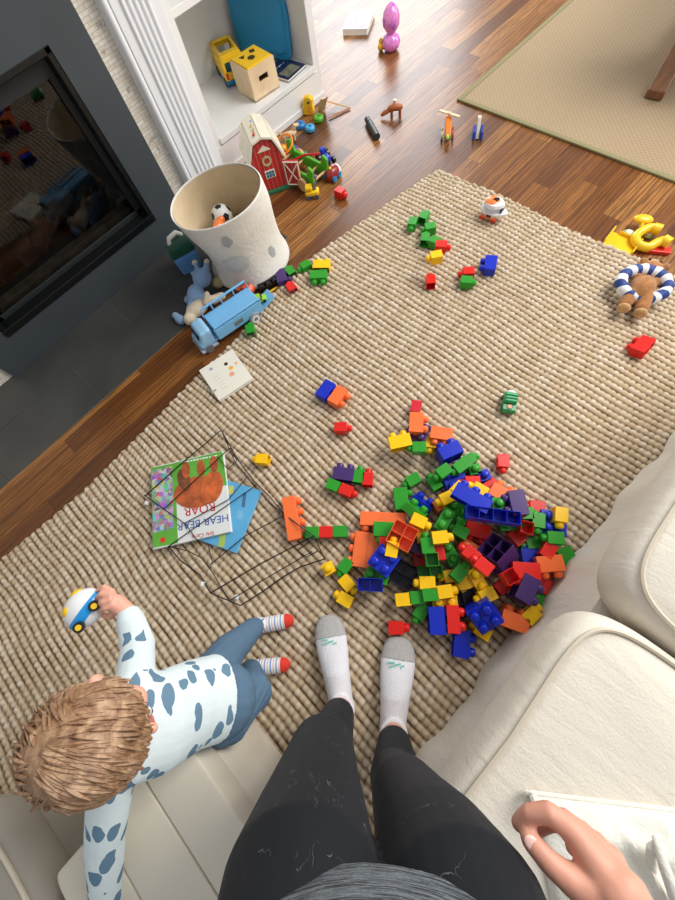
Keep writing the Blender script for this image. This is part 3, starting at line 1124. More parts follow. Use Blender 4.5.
# big teal toy leaning at the right side
TQ = T('teal_ride_toy', 'large teal blue plastic animal board with two feet leaning in the bookcase', 'toy', (1.56, 2.14, SZ))
pa, pb_ = at(267, 42, SZ), at(296, 57, SZ)
dd = (pb_ - pa)
ang = math.atan2(dd.y, dd.x)
w = .17
out_ = [(-.30, 0.0), (-.30, .0), (0.02, 0.0), (.05, .05), (.17, .055), (.72, .06), (.80, .05), (.83, 0), (1.14, 0), (1.22, .10), (1.26, .42), (1.30, .8), (1.28, 1.25), (1.16, 1.62), (.9, 1.8), (.3, 1.86), (-.2, 1.76), (-.45, 1.4), (-.50, .9), (-.48, .42), (-.40, .10)]
out_ = [(x * w, y * w * 1.15) for x, y in out_[1:]]
B = Matrix(((1, 0, 0), (0, 0, -1), (0, 1, 0)))
tilt = Matrix.Rotation(math.radians(-6), 3, 'X')
g = G()
g.prism([(x, y) for x, y in out_], .03, (0, 0, .003), tilt @ B)
o_ = g.out('board', P_teal, TQ, smooth=False, bevel=.012, seg=4)
g = G()
g.prism([(x * .86 + w * .06, y * .84 + .03) for x, y in out_], .012, Vector((0, 0, .003)) + tilt @ Vector((0, -.017, 0)), tilt @ B)
g.out('raised_panel', P_teal, TQ, smooth=False, bevel=.005, seg=3)
TQ.location = (1.56, 2.255, SZ)
TQ.rotation_euler = (0, 0, math.radians(-64))

# ---------------------------------------------------------------- barn
bl, br_ = at(262, 197, 0), at(289, 187, 0)
bl.z = br_.z = 0
ang = math.atan2(br_.y - bl.y, br_.x - bl.x)
bw = (br_ - bl).length
ctr = (bl + br_) / 2
barn = T('toy_barn', 'wooden toy barn with red striped front and cream roof beside the basket', 'toy barn', (ctr.x, ctr.y, 0.002), ang)
BHt, BD, BE = .235, .17, .155
wx = bw / 2
gable = [(-wx, .015), (wx, .015), (wx, BE), (wx * .55, BHt * .93), (0, BHt), (-wx * .55, BHt * .93), (-wx, BE)]
a = NT('red_barn_boards', .45)
sp = a.n('SeparateXYZ')
a.put(sp, 0, a.tc.outputs['Object'])
fr_ = a.math('FRACT', a.math('DIVIDE', sp.outputs[0], .021))
ln = a.math('LESS_THAN', fr_, .09)
M_barn = a.col(a.mix(a.math('MULTIPLY', ln, .8), (190, 44, 44), (226, 150, 140)))
F_ = Matrix(((1, 0, 0), (0, 0, -1), (0, 1, 0)))
G().prism(gable, .010, (0, .005, 0), F_).out('front_wall', M_barn, barn, smooth=False)
G().prism(gable, .010, (0, BD - .005, 0), F_).out('back_wall', M_barn, barn, smooth=False)
g = G()
g.bb(-wx, -wx + .008, .01, BD - .01, .015, BE)
g.bb(wx - .008, wx, .01, BD - .01, .015, BE)
g.out('side_walls', D_wht, barn, smooth=False)
G().bb(-wx - .004, wx + .01, -.012, BD + .004, 0, .015).out('green_base', mat('green_board', (44, 120, 84), .5), barn, smooth=False, bevel=.002)
rp = [(-wx - .014, BE - .02), (-wx * .62, BHt * .95 + .004), (0, BHt + .006), (wx * .62, BHt * .95 + .004), (wx + .014, BE - .02)]
for (p, q) in zip(rp, rp[1:]):
    dx, dz = q[0] - p[0], q[1] - p[1]
    l = math.hypot(dx, dz)
    nx_, nz_ = -dz / l * .008, dx / l * .008
    G().prism([p, q, (q[0] + nx_, q[1] + nz_), (p[0] + nx_, p[1] + nz_)], BD + .02, (0, BD / 2, 0), F_).out('roof_panel', D_wht, barn, smooth=False)
# animals printed on the roof strip
gp = G()
G().lathe([(.022, 0), (.022, .002), (.013, .002), (.013, 0)], (0, -.001, BHt * .62), Matrix.Rotation(PI / 2, 3, 'X'), cap=False).out('wreath', mat('straw_wreath', (196, 186, 140), .7), barn)
wn = G()
wn.bb(-.024, .024, -.0025, 0, .070, .105)
wo = wn.out('window_frame', D_wht, barn, smooth=False)
wn = G()
for i in range(3):
    for j in range(2):
        wn.bb(-.020 + i * .0137, -.008 + i * .0137, -.0035, -.0025, .0735 + j * .0145, .086 + j * .0145)
wn.out('panes', mat('blue_window_panes', (64, 120, 150), .4), wo, smooth=False)
G().prism([(-.032, BHt * .80), (.032, BHt * .80), (0, BHt * .90)], .002, (0, -.001, 0), F_).out('gable_trim', D_wht, barn, smooth=False)
# open door swung out at the right
dm = Matrix.Translation((wx, 0, 0)) @ Matrix.Rotation(math.radians(-32), 4, 'Z')
g = G()
g.bb(0, .075, -.005, .005, .012, .125)
dr = g.out('barn_door', M_barn, barn, smooth=False)
dr.matrix_local = dm
g = G()
for (p, q) in (((0, .016), (.075, .016)), ((0, .121), (.075, .121)), ((.003, .012), (.003, .125)), ((.072, .012), (.072, .125)), ((0.003, .016), (.072, .12)), ((.072, .016), (.003, .12))):
    g.tube([(p[0], -.006, p[1]), (q[0], -.006, q[1])], .0035, 4)
g.out('cream_bracing', D_wht, dr, smooth=False)
# picture strip on the front of the roof (animal shapes)
for k, (xx, yy, c) in enumerate(((-.022, .03, (196, 60, 60)), (-.016, .06, (196, 160, 110)), (-.018, .095, (206, 170, 120)), (-.008, .13, (110, 160, 210)))):
    g = G()
    zt = BHt + .0135
    g.ball((xx, yy, zt - .003), (.006, .010, .002))
    g.ball((xx + .004, yy + .012, zt - .003), (.004, .005, .002))
    g.out('painted_animal', mat('roof_picture_%d' % k, c, .6), barn)

# ---------------------------------------------------------------- small toys round the barn and on the boards


def wheel_set(parent, xs_, w, r, m, axle=None):
    for x in xs_:
        for s in (-1, 1):
            G().cyl((x, s * w - .004, r), (x, s * w + .004, r), r, n=18).out('wheel', m, parent)


# green wooden wagon frame
q = at(303, 176, 0)
wg = T('wooden_wagon', 'bright green wooden wagon frame with tan wheels beside the barn door', 'toy wagon', (q.x, q.y, .002), imgdir(301, 181, -28))
for s in (-1, 1):
    pr = [(-.10, .03), (-.07, .015), (.07, .015), (.10, .03), (.105, .075), (.085, .085), (.07, .05), (-.06, .05), (-.075, .085), (-.10, .075)]
    G().prism(pr, .010, (0, s * .036, 0), F_).out('side_panel', D_grn, wg, smooth=False, bevel=.002)
for x in (-.085, -.02, .05, .09):
    G().cyl((x, -.04, .032), (x, .04, .032), .0045, n=10).out('cross_bar', W_tan, wg)
for x in (-.06, .06):
    for s in (-1, 1):
        G().cyl((x, s * .050, .022), (x, s * .060, .022), .022, n=20).out('wheel', W_tan, wg)
G().torus((-.07, 0, .088), .034, .0035, RZ(0) @ Matrix.Rotation(.5, 3, 'X')).out('orange_hoop', D_org, wg)
G().tube([(-.02, -.03, .06), (.03, 0, .085), (.08, .03, .09)], .004, 8).out('red_bar', D_red, wg)
wg.scale = (1.35, 1.35, 1.3)
# yellow car with grey crane
q = at(313, 197, 0)
yc = T('toy_tow_truck', 'small yellow toy truck with grey crane beside the green wagon', 'toy truck', (q.x, q.y, .002), imgdir(313, 195, 8))
g = G()
g.bb(-.032, .034, -.02, .02, .012, .034)
g.bb(-.030, .004, -.018, .018, .034, .056)
g.out('body', P_yel, yc, smooth=False, bevel=.007, seg=3)
g = G().tube([(.012, 0, .034), (.016, 0, .05), (.03, 0, .07), (.024, 0, .088)], [.008, .008, .006, .007], 8)
g.ball((.028, .006, .088), .008)
g.out('crane', P_gry, yc)
wheel_set(yc, (-.018, .02), .019, .010, plastic('blue_grey_wheel', (60, 90, 120)))
# blue tractor
q = at(326, 163, 0)
tr = T('toy_tractor', 'small blue toy tractor with dark wheels behind the green wagon', 'toy tractor', (q.x, q.y, .002), imgdir(326, 163, -35))
g = G()
g.bb(-.03, .035, -.014, .014, .018, .040)
g.bb(-.028, -.006, -.014, .014, .040, .062)
g.out('body', P_blue, tr, smooth=False, bevel=.005)
for x, r in ((-.02, .022), (.03, .015)):
    for s in (-1, 1):
        w_ = G().cyl((x, s * .02, r), (x, s * .032, r), r, n=20).out('wheel', P_blk, tr)
        G().cyl((x, s * .0315, r), (x, s * .0335, r), r * .4, n=12).out('hub', P_gry, w_)
# red and white ladybird car
q = at(333, 178, 0)
lb = T('ladybird_car', 'red and white rounded toy car with blue wheels right of the blue tractor', 'toy car', (q.x, q.y, .002), imgdir(333, 178, 50))
G().ball((0, 0, .02), (.045, .032, .036)).out('shell', plastic('dark_red_shell', (150, 36, 34)), lb)
G().ball((.030, 0, .018), (.026, .028, .026)).out('face', P_wht, lb)
for s in (-1, 1):
    G().ball((.048, s * .012, .030), .006).out('eye', P_blk, lb)
    for x in (-.022, .016):
        G().cyl((x, s * .022, .014), (x, s * .034, .014), .013, n=16).out('wheel', P_teal, lb)
G().ball((-.012, .0, .052), (.009, .007, .005)).out('spot', D_yel, lb)
# jumble between barn and wagon
q = at(290, 141, 0)
dg_ = T('wooden_dog', 'pale wooden toy dog between the barn roof and the blue rings', 'toy animal', (q.x, q.y, .002), imgdir(290, 141, 20))
G().tube([(-.03, 0, .03), (.03, 0, .03)], .013, 10, round_=True).out('body', W_lt, dg_)
G().tube([(.03, 0, .036), (.040, 0, .060), (.055, 0, .058)], [.009, .011, .008], 8, round_=True).out('head', W_lt, dg_)
for x in (-.026, .026):
    for s in (-1, 1):
        G().cyl((x, s * .009, 0), (x, s * .009, .028), .0055).out('leg', W_lt, dg_)
G().tube([(-.036, 0, .036), (-.048, 0, .055)], .004, 8, round_=True).out('tail', W_lt, dg_)
q = at(284, 158, 0)
ox_ = T('orange_wooden_toy', 'orange and yellow wooden toy tucked behind the green wagon', 'toy', (q.x, q.y, .002), imgdir(284, 158, 60))
G().prism([(-.04, 0), (.04, 0), (.045, .03), (.02, .055), (0, .04), (-.03, .06), (-.045, .03)], .03, (0, 0, 0), F_).out('body', D_org, ox_, smooth=False, bevel=.004)
G().ball((.0, -.01, .045), .014).out('yellow_bead', D_yel, ox_)
G().bb(-.035, .01, -.022, -.016, .008, .03).out('red_panel', D_red, ox_, smooth=False)
q = at(294, 152, 0)
tag(G(q).torus(q + Vector((0, 0, .012)), .017, .011).out('purple_ring', D_pur), 'purple wooden ring behind the green wagon', 'ring')
q = at(303, 158, 0)
tag(G(q).torus(q + Vector((0, 0, .012)), .017, .011).out('dark_green_ring', paint('dark_green_paint', (34, 130, 84))), 'dark green wooden ring behind the green wagon', 'ring')
q = at(316, 163, 0)
tag(G(q).cyl(q, q + Vector((0, 0, .012)), .018).cyl(q + Vector((0, 0, .012)), q + Vector((0, 0, .02)), .008).out('wooden_disc', W_tan), 'tan wooden wheel disc left of the blue tractor', 'wooden disc')
# rings and yellow duck by the bookcase
for px_, py_, m_, lab in ((301, 128, paint('mid_blue_paint', (34, 130, 204)), 'blue wooden ring by the bookcase base, left of the light blue one'), (310.5, 131, D_cyn, 'light blue wooden ring by the bookcase base'), (319, 121, D_grn, 'green wooden ring beside the yellow wooden bird')):
    q = at(px_, py_, 0)
    q.z = .001
    tag(G(q).lathe([(.007, 0), (.02, 0), (.026, .006), (.026, .018), (.02, .024), (.007, .024), (.007, 0)], q, cap=False).out('wooden_ring', m_), lab, 'ring', 'wooden rings by the bookcase')
q = at(310, 114, 0)
dk_ = T('wooden_bird', 'yellow wooden bird toy standing by the bookcase base', 'toy bird', (q.x, q.y, .001), imgdir(310, 114, 0))
G().prism([(-.032, 0), (.02, 0), (.028, .02), (.026, .05), (.03, .07), (.01, .085), (-.02, .078), (-.024, .05), (-.036, .03), (-.028, .02)], .03, (0, 0, 0), F_).out('body', D_yel, dk_, smooth=False, bevel=.006, seg=3)
G().bb(.004, .012, -.019, -.014, .015, .045).out('beak', D_org, dk_, smooth=False, bevel=.002)
G().ball((.006, -.014, .058), (.007, .004, .007)).out('eye', P_blk, dk_)
# wooden folding frame
q = at(322, 110, 0)
fd = T('wooden_stand', 'pale wooden folding stand lying by the bookcase corner', 'wooden stand', (q.x, q.y, .001), imgdir(322, 110, -10))
c_ = (q.x, q.y, .001)
def loc_(o_, p):
    return o_.matrix_world.inverted() @ p
Mi = (Matrix.Translation(Vector(c_)) @ Matrix.Rotation(fd.rotation_euler.z, 4, 'Z')).inverted()
P1, P2, P3 = Mi @ at(326, 101, .035), Mi @ at(350, 108, .006), Mi @ at(329, 118, .006)
G().tube([P1, P2], [(.004, .007)] * 2, 4).out('bar', W_tan, fd, smooth=False)
G().tube([P3, P2], [(.004, .007)] * 2, 4).out('bar', W_brn, fd, smooth=False)
t0, t1 = Mi @ at(321, 111, .004), Mi @ at(324, 98, .10)
G().tube([t0, t1], [(.004, .022)] * 2, 4).out('panel', W_lt, fd, smooth=False)
# black tube
p, q = at(367, 119, .017), at(377, 137, .017)
tag(G(p).cyl(p, p.lerp(q, .22), .0145, n=20).cyl(p.lerp(q, .2), p.lerp(q, .27), .010, n=20).cyl(p.lerp(q, .27), q, .017, n=20).cyl(p.lerp(q, .985), q + (q - p).normalized() * .001, .012, n=20).out('black_tube', mat('dark_grey_rubber', (46, 54, 56), .4)), 'dark grey tube lying on the boards in front of the bookcase', 'tube')
# brown wooden animal
q = at(394, 116, 0)
an = T('wooden_animal', 'orange-brown wooden animal figure on the boards near the dark tube', 'toy animal', (q.x, q.y, .001), imgdir(394, 116, 190))
G().tube([(-.03, 0, .034), (0, 0, .040), (.02, 0, .036)], [.014, .018, .014], 10, round_=True).out('body', W_brn, an)
G().tube([(.02, 0, .030), (.05, 0, .020), (.062, 0, .014)], [.010, .011, .008], 8, round_=True).out('head', W_brn, an)
for x in (-.03, .012):
    for s in (-1, 1):
        G().cyl((x, s * .011, 0), (x, s * .011, .03), .006).out('leg', W_brn, an)
G().cyl((-.004, 0, .055), (-.004, 0, .07), .009).out('peg', W_lt, an)
# orange wooden plane
q = at(447, 136, 0)
hp = T('wooden_helicopter', 'orange wooden helicopter with pale rotor and wheels on the boards', 'toy helicopter', (q.x, q.y, .001), imgdir(447, 136, 88))
G().prism([(-.05, .012), (.055, .022), (.06, .055), (.03, .068), (-.03, .050), (-.055, .03)], .026, (0, 0, 0), F_).out('body', D_org, hp, smooth=False, bevel=.004)
G().tube([(-.068, 0, .03), (-.03, 0, .030)], .007, 8, round_=True).out('green_tail', P_lime, hp)
for s in (-1, 1):
    for x in (.015, -.022):
        G().cyl((x, s * .020, .016), (x, s * .030, .016), .016, n=16).out('wheel', W_lt if s > 0 else W_brn, hp)
g = G().box((.03, 0, .078), (.014, .11, .005), RZ(-.55))
g.cyl((.03, 0, .066), (.03, 0, .084), .006)
g.out('rotor', W_lt, hp, smooth=False, bevel=.001)
# blue wooden car
q = at(477, 136, 0)
bcw = T('wooden_car', 'blue-sided wooden toy with pale centre at the sisal rug corner', 'toy car', (q.x, q.y, .001), imgdir(477, 136, 88))
G().prism([(-.03, .004), (.035, .004), (.05, .06), (.025, .062)], .016, (0, 0, 0), F_).out('centre_block', mat('pale_grey_wood', (206, 200, 188), .5), bcw, smooth=False, bevel=.002)
for s in (-1, 1):
    G().prism([(-.036, .0), (.03, .0), (.036, .03), (.01, .042), (-.03, .034)], .012, (0, s * .018, 0), F_).out('side_panel', D_blu, bcw, smooth=False, bevel=.003)
# book on the far boards
t, w, h, sg = book('small_book', 'small thick book with pale green and purple cover on the far boards', [(343.5, 28), (350, 9), (375, 11), (366, 30)], .0, .028, mat('grey_green_cover', (186, 204, 196), .3, var=.3, vscale=22))
G().bb(-w * .46, -w * .02, -h * .45, h * .45, .0281, .0285).out('purple_panel', mat('purple_cover_print', (150, 130, 170), .4, var=.3, vscale=40), t, smooth=False)
# pink egg figure
q = at(391, 50, 0)
eg = T('pink_figure', 'pink and purple glittery double-bulb toy standing on the far boards', 'toy figure', (q.x, q.y, .001))
a = NT('pink_purple_glitter', .2)
n = a.noise(a.tc.outputs['Object'], 40, 3, .6)
a.b.inputs['Coat Weight'].default_value = .5
M_eg = a.col(a.ramp(n, [(.3, (110, 70, 190)), (.42, (214, 120, 214)), (.6, (240, 150, 214)), (.72, (226, 50, 140))]))
G().lathe([(.001, 0), (.03, .001), (.046, .015), (.050, .035), (.044, .056), (.026, .070), (.020, .074)], cap=False).out('lower_bulb', M_eg, eg)
G().lathe([(.020, .072), (.030, .084), (.044, .105), (.047, .130), (.040, .158), (.024, .180), (.008, .192), (.001, .195)], cap=False).out('upper_bulb', M_eg, eg)
q2 = at(381, 51, 0)
g = G(q2)
g.ball(q2 + Vector((0, 0, .02)), (.02, .018, .02)).ball(q2 + Vector((0, 0, .045)), .012)
tag(g.out('yellow_figure', D_yel), 'tiny yellow figure beside the pink double-bulb toy', 'toy figure')

# ---------------------------------------------------------------- yellow toys at the right edge
q = at(622, 243, 0)
sc_ = T('yellow_scoop', 'yellow open toy tray lying on the boards at the rug edge', 'toy tray', (q.x - .01, q.y, .002), imgdir(620, 243, -22))
g = G()
g.bb(-.055, .055, -.04, .04, 0, .004)
g.bb(-.058, -.053, -.042, .042, 0, .030)
g.bb(.053, .058, -.042, .042, 0, .022)
g.bb(-.03, .03, .038, .042, 0, .018)
g.out('tray', P_yel, sc_, smooth=False, bevel=.0015)
q = at(637, 236, 0)
kb = T('yellow_paddle', 'yellow knob-headed toy paddle resting on two round eyes at the right', 'toy paddle', (q.x, q.y, .002), imgdir(637, 232, 85))
G().tube([(-.04, 0, .012), (.01, 0, .022), (.035, 0, .030)], [(.012, .007), (.011, .007), (.011, .008)], 10, round_=True).out('handle', P_yel, kb)
G().ball((.046, 0, .036), (.022, .036, .013)).out('knob', P_yel, kb)
g = G().ball((0, .036, .008), (.018, .022, .008)).ball((0, -.036, .008), (.018, .022, .008))
eo = g.out('eye_plate', plastic('olive_rim', (150, 160, 70)), kb)
for s in (-1, 1):
    G().ball((0, s * .036, .0135), (.011, .013, .004)).out('eye', P_wht, eo)
pts = [at(*p, z) for p, z in (((660, 230), .035), ((650, 227), .034), ((640, 232), .026), ((634, 238), .022), ((638, 245), .020), ((648, 248), .020), ((656, 243), .026), ((664, 240), .034), ((669, 243), .034))]
sm = []
for i in range(len(pts) - 1):
    for k in range(4):
        sm.append(pts[i].lerp(pts[i + 1], k / 4))
sm.append(pts[-1])
for _ in range(2):
    sm = [sm[0]] + [(sm[i - 1] + sm[i] * 2 + sm[i + 1]) / 4 for i in range(1, len(sm) - 1)] + [sm[-1]]
pp = T('yellow_pipe', 'bent yellow plastic toy pipe on the boards at the right edge', 'toy pipe', (sm[10].x, sm[10].y, .0))
G(Vector((sm[10].x, sm[10].y, 0))).tube(sm, .0165, 14).out('pipe', P_yel, pp)
e0 = sm[-1]
dv = (sm[-1] - sm[-3]).normalized()
G(Vector((sm[10].x, sm[10].y, 0))).cyl(e0 - dv * .026, e0 + dv * .003, .0195, n=18).out('pipe_end', P_yel, pp)
dv = (sm[0] - sm[2]).normalized()
G(Vector((sm[10].x, sm[10].y, 0))).cyl(sm[0] - dv * .026, sm[0] + dv * .003, .0195, n=18).out('pipe_end', P_yel, pp)
q = at(656, 252, 0)
tag(G((q.x, q.y, .001)).prism([(-.045, -.02), (.045, -.01), (.04, .02), (-.02, .012)], .014, (q.x, q.y, .009), RZ(imgdir(653, 251, -10))).out('red_toy_plate', P_red, smooth=False, bevel=.002), 'flat red toy plate under the bent yellow pipe', 'toy plate')

# ---------------------------------------------------------------- bear in a swim ring
RT_ = 0.015
q = at(638, 293, RT_ + .02)
br = T('teddy_bear', 'brown teddy bear lying in a blue and white striped swim ring', 'teddy bear', (q.x, q.y, RT_), imgdir(638, 291, 68))
M_br = mat('brown_plush', (176, 120, 68), .95, var=.2, vscale=60, bump=.9, bscale=220, sheen=.3)
M_brl = mat('tan_plush', (206, 164, 112), .95, var=.15, vscale=60, bump=.9, bscale=220, sheen=.3)
g = G()
g.ball((0, 0, .042), (.055, .044, .04))
g.tube([(-.03, .022, .04), (-.075, .030, .03)], [.024, .022], 12, round_=True)
g.tube([(-.03, -.022, .045), (-.080, -.026, .035)], [.024, .023], 12, round_=True)
g.tube([(.04, .03, .05), (.05, .07, .045)], [.018, .015], 12, round_=True)
g.tube([(.04, -.03, .05), (.045, -.07, .045)], [.018, .015], 12, round_=True)
g.ball((.085, -.005, .046), (.036, .042, .036))
g.ball((.095, .034, .07), (.012, .014, .012)).ball((.095, -.040, .07), (.012, .014, .012))
g.out('body', M_br, br, voxel=.004, sm=3)
G().ball((.112, -.004, .052), (.02, .022, .018)).out('muzzle', M_brl, br)
for s in (-1, 1):
    G().ball((.108, s * .018, .073), .005).out('eye', P_blk, br)
G().ball((.132, -.004, .058), (.005, .007, .005)).out('nose', P_blk, br)
for s in (1, -1):
    G().ball((-.100, s * .028, .034), (.012, .022, .022)).out('foot_pad', M_brl, br)
a = NT('blue_white_stripes', .6)
uvn = a.tc.outputs['Object']
sp = a.n('SeparateXYZ')
a.put(sp, 0, uvn)
an_ = a.math('ARCTAN2', sp.outputs[1], sp.outputs[0])
tw = a.math('ADD', a.math('MULTIPLY', an_, 10 / (2 * PI)), a.math('MULTIPLY', a.noise(uvn, 10, 2), .8))
M_st = a.col(a.mix(a.math('LESS_THAN', a.math('FRACT', tw), .5), (236, 238, 242), (34, 66, 140)))
rg_ = T('swim_ring', 'blue and white striped fabric swim ring around the teddy bear', 'swim ring', (q.x, q.y, RT_), imgdir(638, 291, 68) + .15)
g = G()
pts = [(.054 * math.cos(t) + .012, .074 * math.sin(t), .052 + .012 * math.cos(t)) for t in [2 * PI * k / 40 for k in range(40)]]
g.tube(pts, [.020 + .002 * math.sin(k * 1.9) for k in range(40)], 14, closed=True)
g.out('ring_tube', M_st, rg_)

# ---------------------------------------------------------------- little white boat
q = at(491, 217, RT_)
bt = T('toy_boat', 'white toy boat with orange deck and red wheels on the rug corner', 'toy boat', (q.x, q.y, RT_), imgdir(490, 219, -18))
def oval(rx, ry, z, n=28, tip=.25, dx=0):
    return [Vector((dx + rx * math.cos(t) * (1 + tip * max(0, math.cos(t))), ry * math.sin(t) * (1 - .3 * max(0, math.cos(t)) ** 2), z)) for t in [2 * PI * k / n for k in range(n)]]
G().rings([oval(.040, .026, .014), oval(.048, .034, .024), oval(.052, .037, .038), oval(.050, .035, .040)]).out('hull', P_wht, bt)
G().rings([oval(.041, .031, .040, tip=0), oval(.041, .031, .058, tip=0), oval(.036, .027, .060, tip=0)]).out('cabin', plastic('pale_lilac_plastic', (206, 212, 232)), bt)
G().rings([oval(.043, .033, .058, tip=0), oval(.045, .035, .062, tip=0), oval(.040, .031, .072, tip=0), oval(.022, .017, .076, tip=0)]).out('roof', P_wht, bt)
G().rings([oval(.032, .027, .0735, tip=0, dx=-.008), oval(.024, .020, .0785, tip=0, dx=-.008)]).out('orange_deck', P_org, bt)
g = G().box((0, .004, .080), (.020, .006, .004), RZ(.6)).box((.004, 0, .080), (.018, .006, .004), RZ(-.7)).ball((.01, .006, .081), .005)
g.out('black_mark', P_blk, bt)
G().bb(-.012, .008, -.0375, -.034, .026, .034).out('side_window', P_blk, bt, smooth=False)
G().bb(.036, .043, -.016, .016, .042, .056).out('windscreen', P_blk, bt, smooth=False)
G().bb(-.03, .03, -.0378, -.035, .021, .0245).out('orange_stripe', P_org, bt, smooth=False)
for x in (-.028, .02):
    for s in (-1, 1):
        G().cyl((x, s * .020, .011), (x, s * .030, .011), .011, n=14).out('wheel', P_red, bt)

# ---------------------------------------------------------------- green ridged car
q = at(508, 405, RT_)
gc = T('green_ridged_car', 'small green ridged toy car with pale back on the rug above the block heap', 'toy car', (q.x, q.y, RT_), imgdir(508, 405, 262))
g = G()
g.bb(-.036, .036, -.022, .022, .004, .030)
g.bb(-.03, .012, -.019, .019, .028, .040)
for x in (-.018, -.006, .006):
    g.bb(x - .003, x + .003, -.021, .021, .03, .044)
g.out('body', plastic('emerald_plastic', (16, 150, 84)), gc, smooth=False, bevel=.006, seg=3)
G().ball((-.034, 0, .028), (.008, .016, .010)).out('pale_back', P_wht, gc)
G().cyl((.022, 0, .029), (.022, 0, .032), .011).out('badge_ring', P_blk, gc)
G().cyl((.022, 0, .0315), (.022, 0, .0332), .007).out('badge', P_org, gc)
for x in (-.022, .022):
    for s in (-1, 1):
        G().cyl((x, s * .018, .009), (x, s * .024, .009), .009, n=14).out('wheel', P_blk, gc)

# ---------------------------------------------------------------- blue car carrier
pf_, pr_ = at(215, 338, .06), at(262, 306, .06)
ang = math.atan2(pf_.y - pr_.y, pf_.x - pr_.x)     # local +x points to the cab
cc = at(232, 317, .05)
tk = T('car_carrier', 'light blue toy car carrier truck between the fireplace hearth and the rug', 'toy truck', (cc.x, cc.y, .003), ang)
tk.scale = (1.0, 1.18, 1.08)
P_ltb = plastic('pale_blue_plastic', (150, 200, 236))
L2 = .125
g = G()
g.bb(-L2, L2 * .75, -.038, .038, .072, .082)          # upper deck
g.bb(-L2, L2 * .9, -.036, .036, .026, .034)          # lower deck
for s in (-1, 1):
    g.bb(-L2, L2 * .78, s * .040 - .003, s * .040 + .003, .028, .080)
g.out('trailer', P_sky, tk, smooth=False, bevel=.003)
g = G()
for s in (1, -1):
    y = s * .040
    hgt = .112 if s < 0 else .090
    g.tube([(-L2, y, .08), (-L2 + .004, y, hgt), (L2 * .72, y, hgt), (L2 * .76, y, .08)], .004, 8)
    for x in (-.06, 0.0, .045):
        g.cyl((x, y, .08), (x, y, hgt), .003, n=8)
g.out('side_rail', P_sky, tk)
for s in (-1, 1):
    G().bb(-.028, .012, s * .0432 - .001, s * .0432 + .001, .044, .062).out('side_vent', P_gry, tk, smooth=False)
    for x in (-.075,):
        w_ = G().cyl((x, s * .036, .025), (x, s * .052, .025), .025, n=24).out('wheel', plastic('grey_wheel', (150, 158, 168)), tk)
        G().lathe([(.017, .051), (.017, .0535), (.009, .0535), (.009, .051)], (x, 0, .025), Matrix.Rotation(-s * PI / 2, 3, 'X') , cap=False).out('wheel_rim', P_wht, w_)
        G().cyl((x, s * .052, .025), (x, s * .054, .025), .006, n=12).out('hub', P_gry, w_)
g = G()
g.prism([(L2 * .86, .02), (L2 * 1.42, .02), (L2 * 1.46, .045), (L2 * 1.36, .056), (L2 * 1.24, .095), (L2 * .92, .100), (L2 * .86, .09)], .074, (0, 0, 0), F_)
cb = g.out('cab', P_ltb, tk, smooth=False, bevel=.010, seg=3)
B2 = basis((.38, 0, .12), (0, 1, 0))
for s in (-1, 1):
    G().box((L2 * 1.315, s * .017, .079), (.024, .003, .016), Matrix.Rotation(math.radians(-20), 3, 'Y') @ Matrix.Rotation(PI / 2, 3, 'Z')).out('windscreen', P_blk, cb, smooth=False)
    for x in (L2 * 1.2,):
        G().cyl((x, s * .030, .018), (x, s * .042, .018), .018, n=18).out('wheel', P_gry, tk)
G().bb(L2 * 1.455, L2 * 1.475, -.022, .022, .026, .042).out('grille', P_gry, cb, smooth=False, bevel=.002)
G().bb(L2 * .86, L2 * 1.50, -.040, .040, .008, .022).out('bumper', plastic('lilac_grey_plastic', (176, 186, 208)), tk, smooth=False, bevel=.004)
G().box((-L2 - .035, 0, .022), (.075, .05, .006), Matrix.Rotation(.30, 3, 'Y')).out('ramp', P_sky, tk, smooth=False, bevel=.002)
# cars carried / beside
def small_car(name, label, px, py, z, ang_, m, L=.062):
    q = at(px, py, z)
    t = T(name, label, 'toy car', (q.x, q.y, z), ang_)
    l = L / 2
    G().prism([(-l, .006), (l, .006), (l * 1.02, .014), (l * .5, .019), (l * .2, .030), (-l * .55, .031), (-l * .85, .020), (-l * 1.02, .018)], .030, (0, 0, 0), F_).out('body', m, t, smooth=False, bevel=.003, seg=3)
    G().prism([(l * .44, .0195), (l * .22, .0285), (-l * .52, .0292), (-l * .78, .020)], .0312, (0, 0, 0), F_).out('windows', P_blk, t, smooth=False)
    G().box((l * .36, 0, .0255), (.003, .022, .009), Matrix.Rotation(-.75, 3, 'Y')).out('windscreen', P_blk, t, smooth=False)
    for x in (-l * .6, l * .62):
        for s in (-1, 1):
            G().cyl((x, s * .012, .007), (x, s * .017, .007), .007, n=12).out('wheel', P_blk, t)
    return t


small_car('green_toy_car', 'small lime green toy car at the back of the blue carrier', 260, 301, .030, imgdir(260, 301, 20), P_lime)
small_car('red_toy_car', 'small orange-red toy car between the basket and the blue carrier', 247, 291, .030, imgdir(247, 291, 175), plastic('orange_red_plastic', (226, 84, 40)), .075)
q = at(268, 285, 0.002)
tx = T('black_toy_wheels', 'black toy axle frame with chunky wheels beside the basket base', 'toy', (q.x, q.y, .002), imgdir(268, 285, 28))
for x in (-.032, 0, .032):
    for s in (-1, 1):
        G().cyl((x, s * .012, .016), (x, s * .026, .016), .016, n=14).out('wheel', P_blk, tx)
G().bb(-.045, .045, -.013, .013, .016, .034).out('frame', P_blk, tx, smooth=False, bevel=.003)
p, q = at(264, 296, .006), at(277, 287, .006)
tag(G(p).tube([p, q], .004, 8, round_=True).out('yellow_stick', D_yel), 'thin yellow stick on the boards beside the black wheels', 'stick')

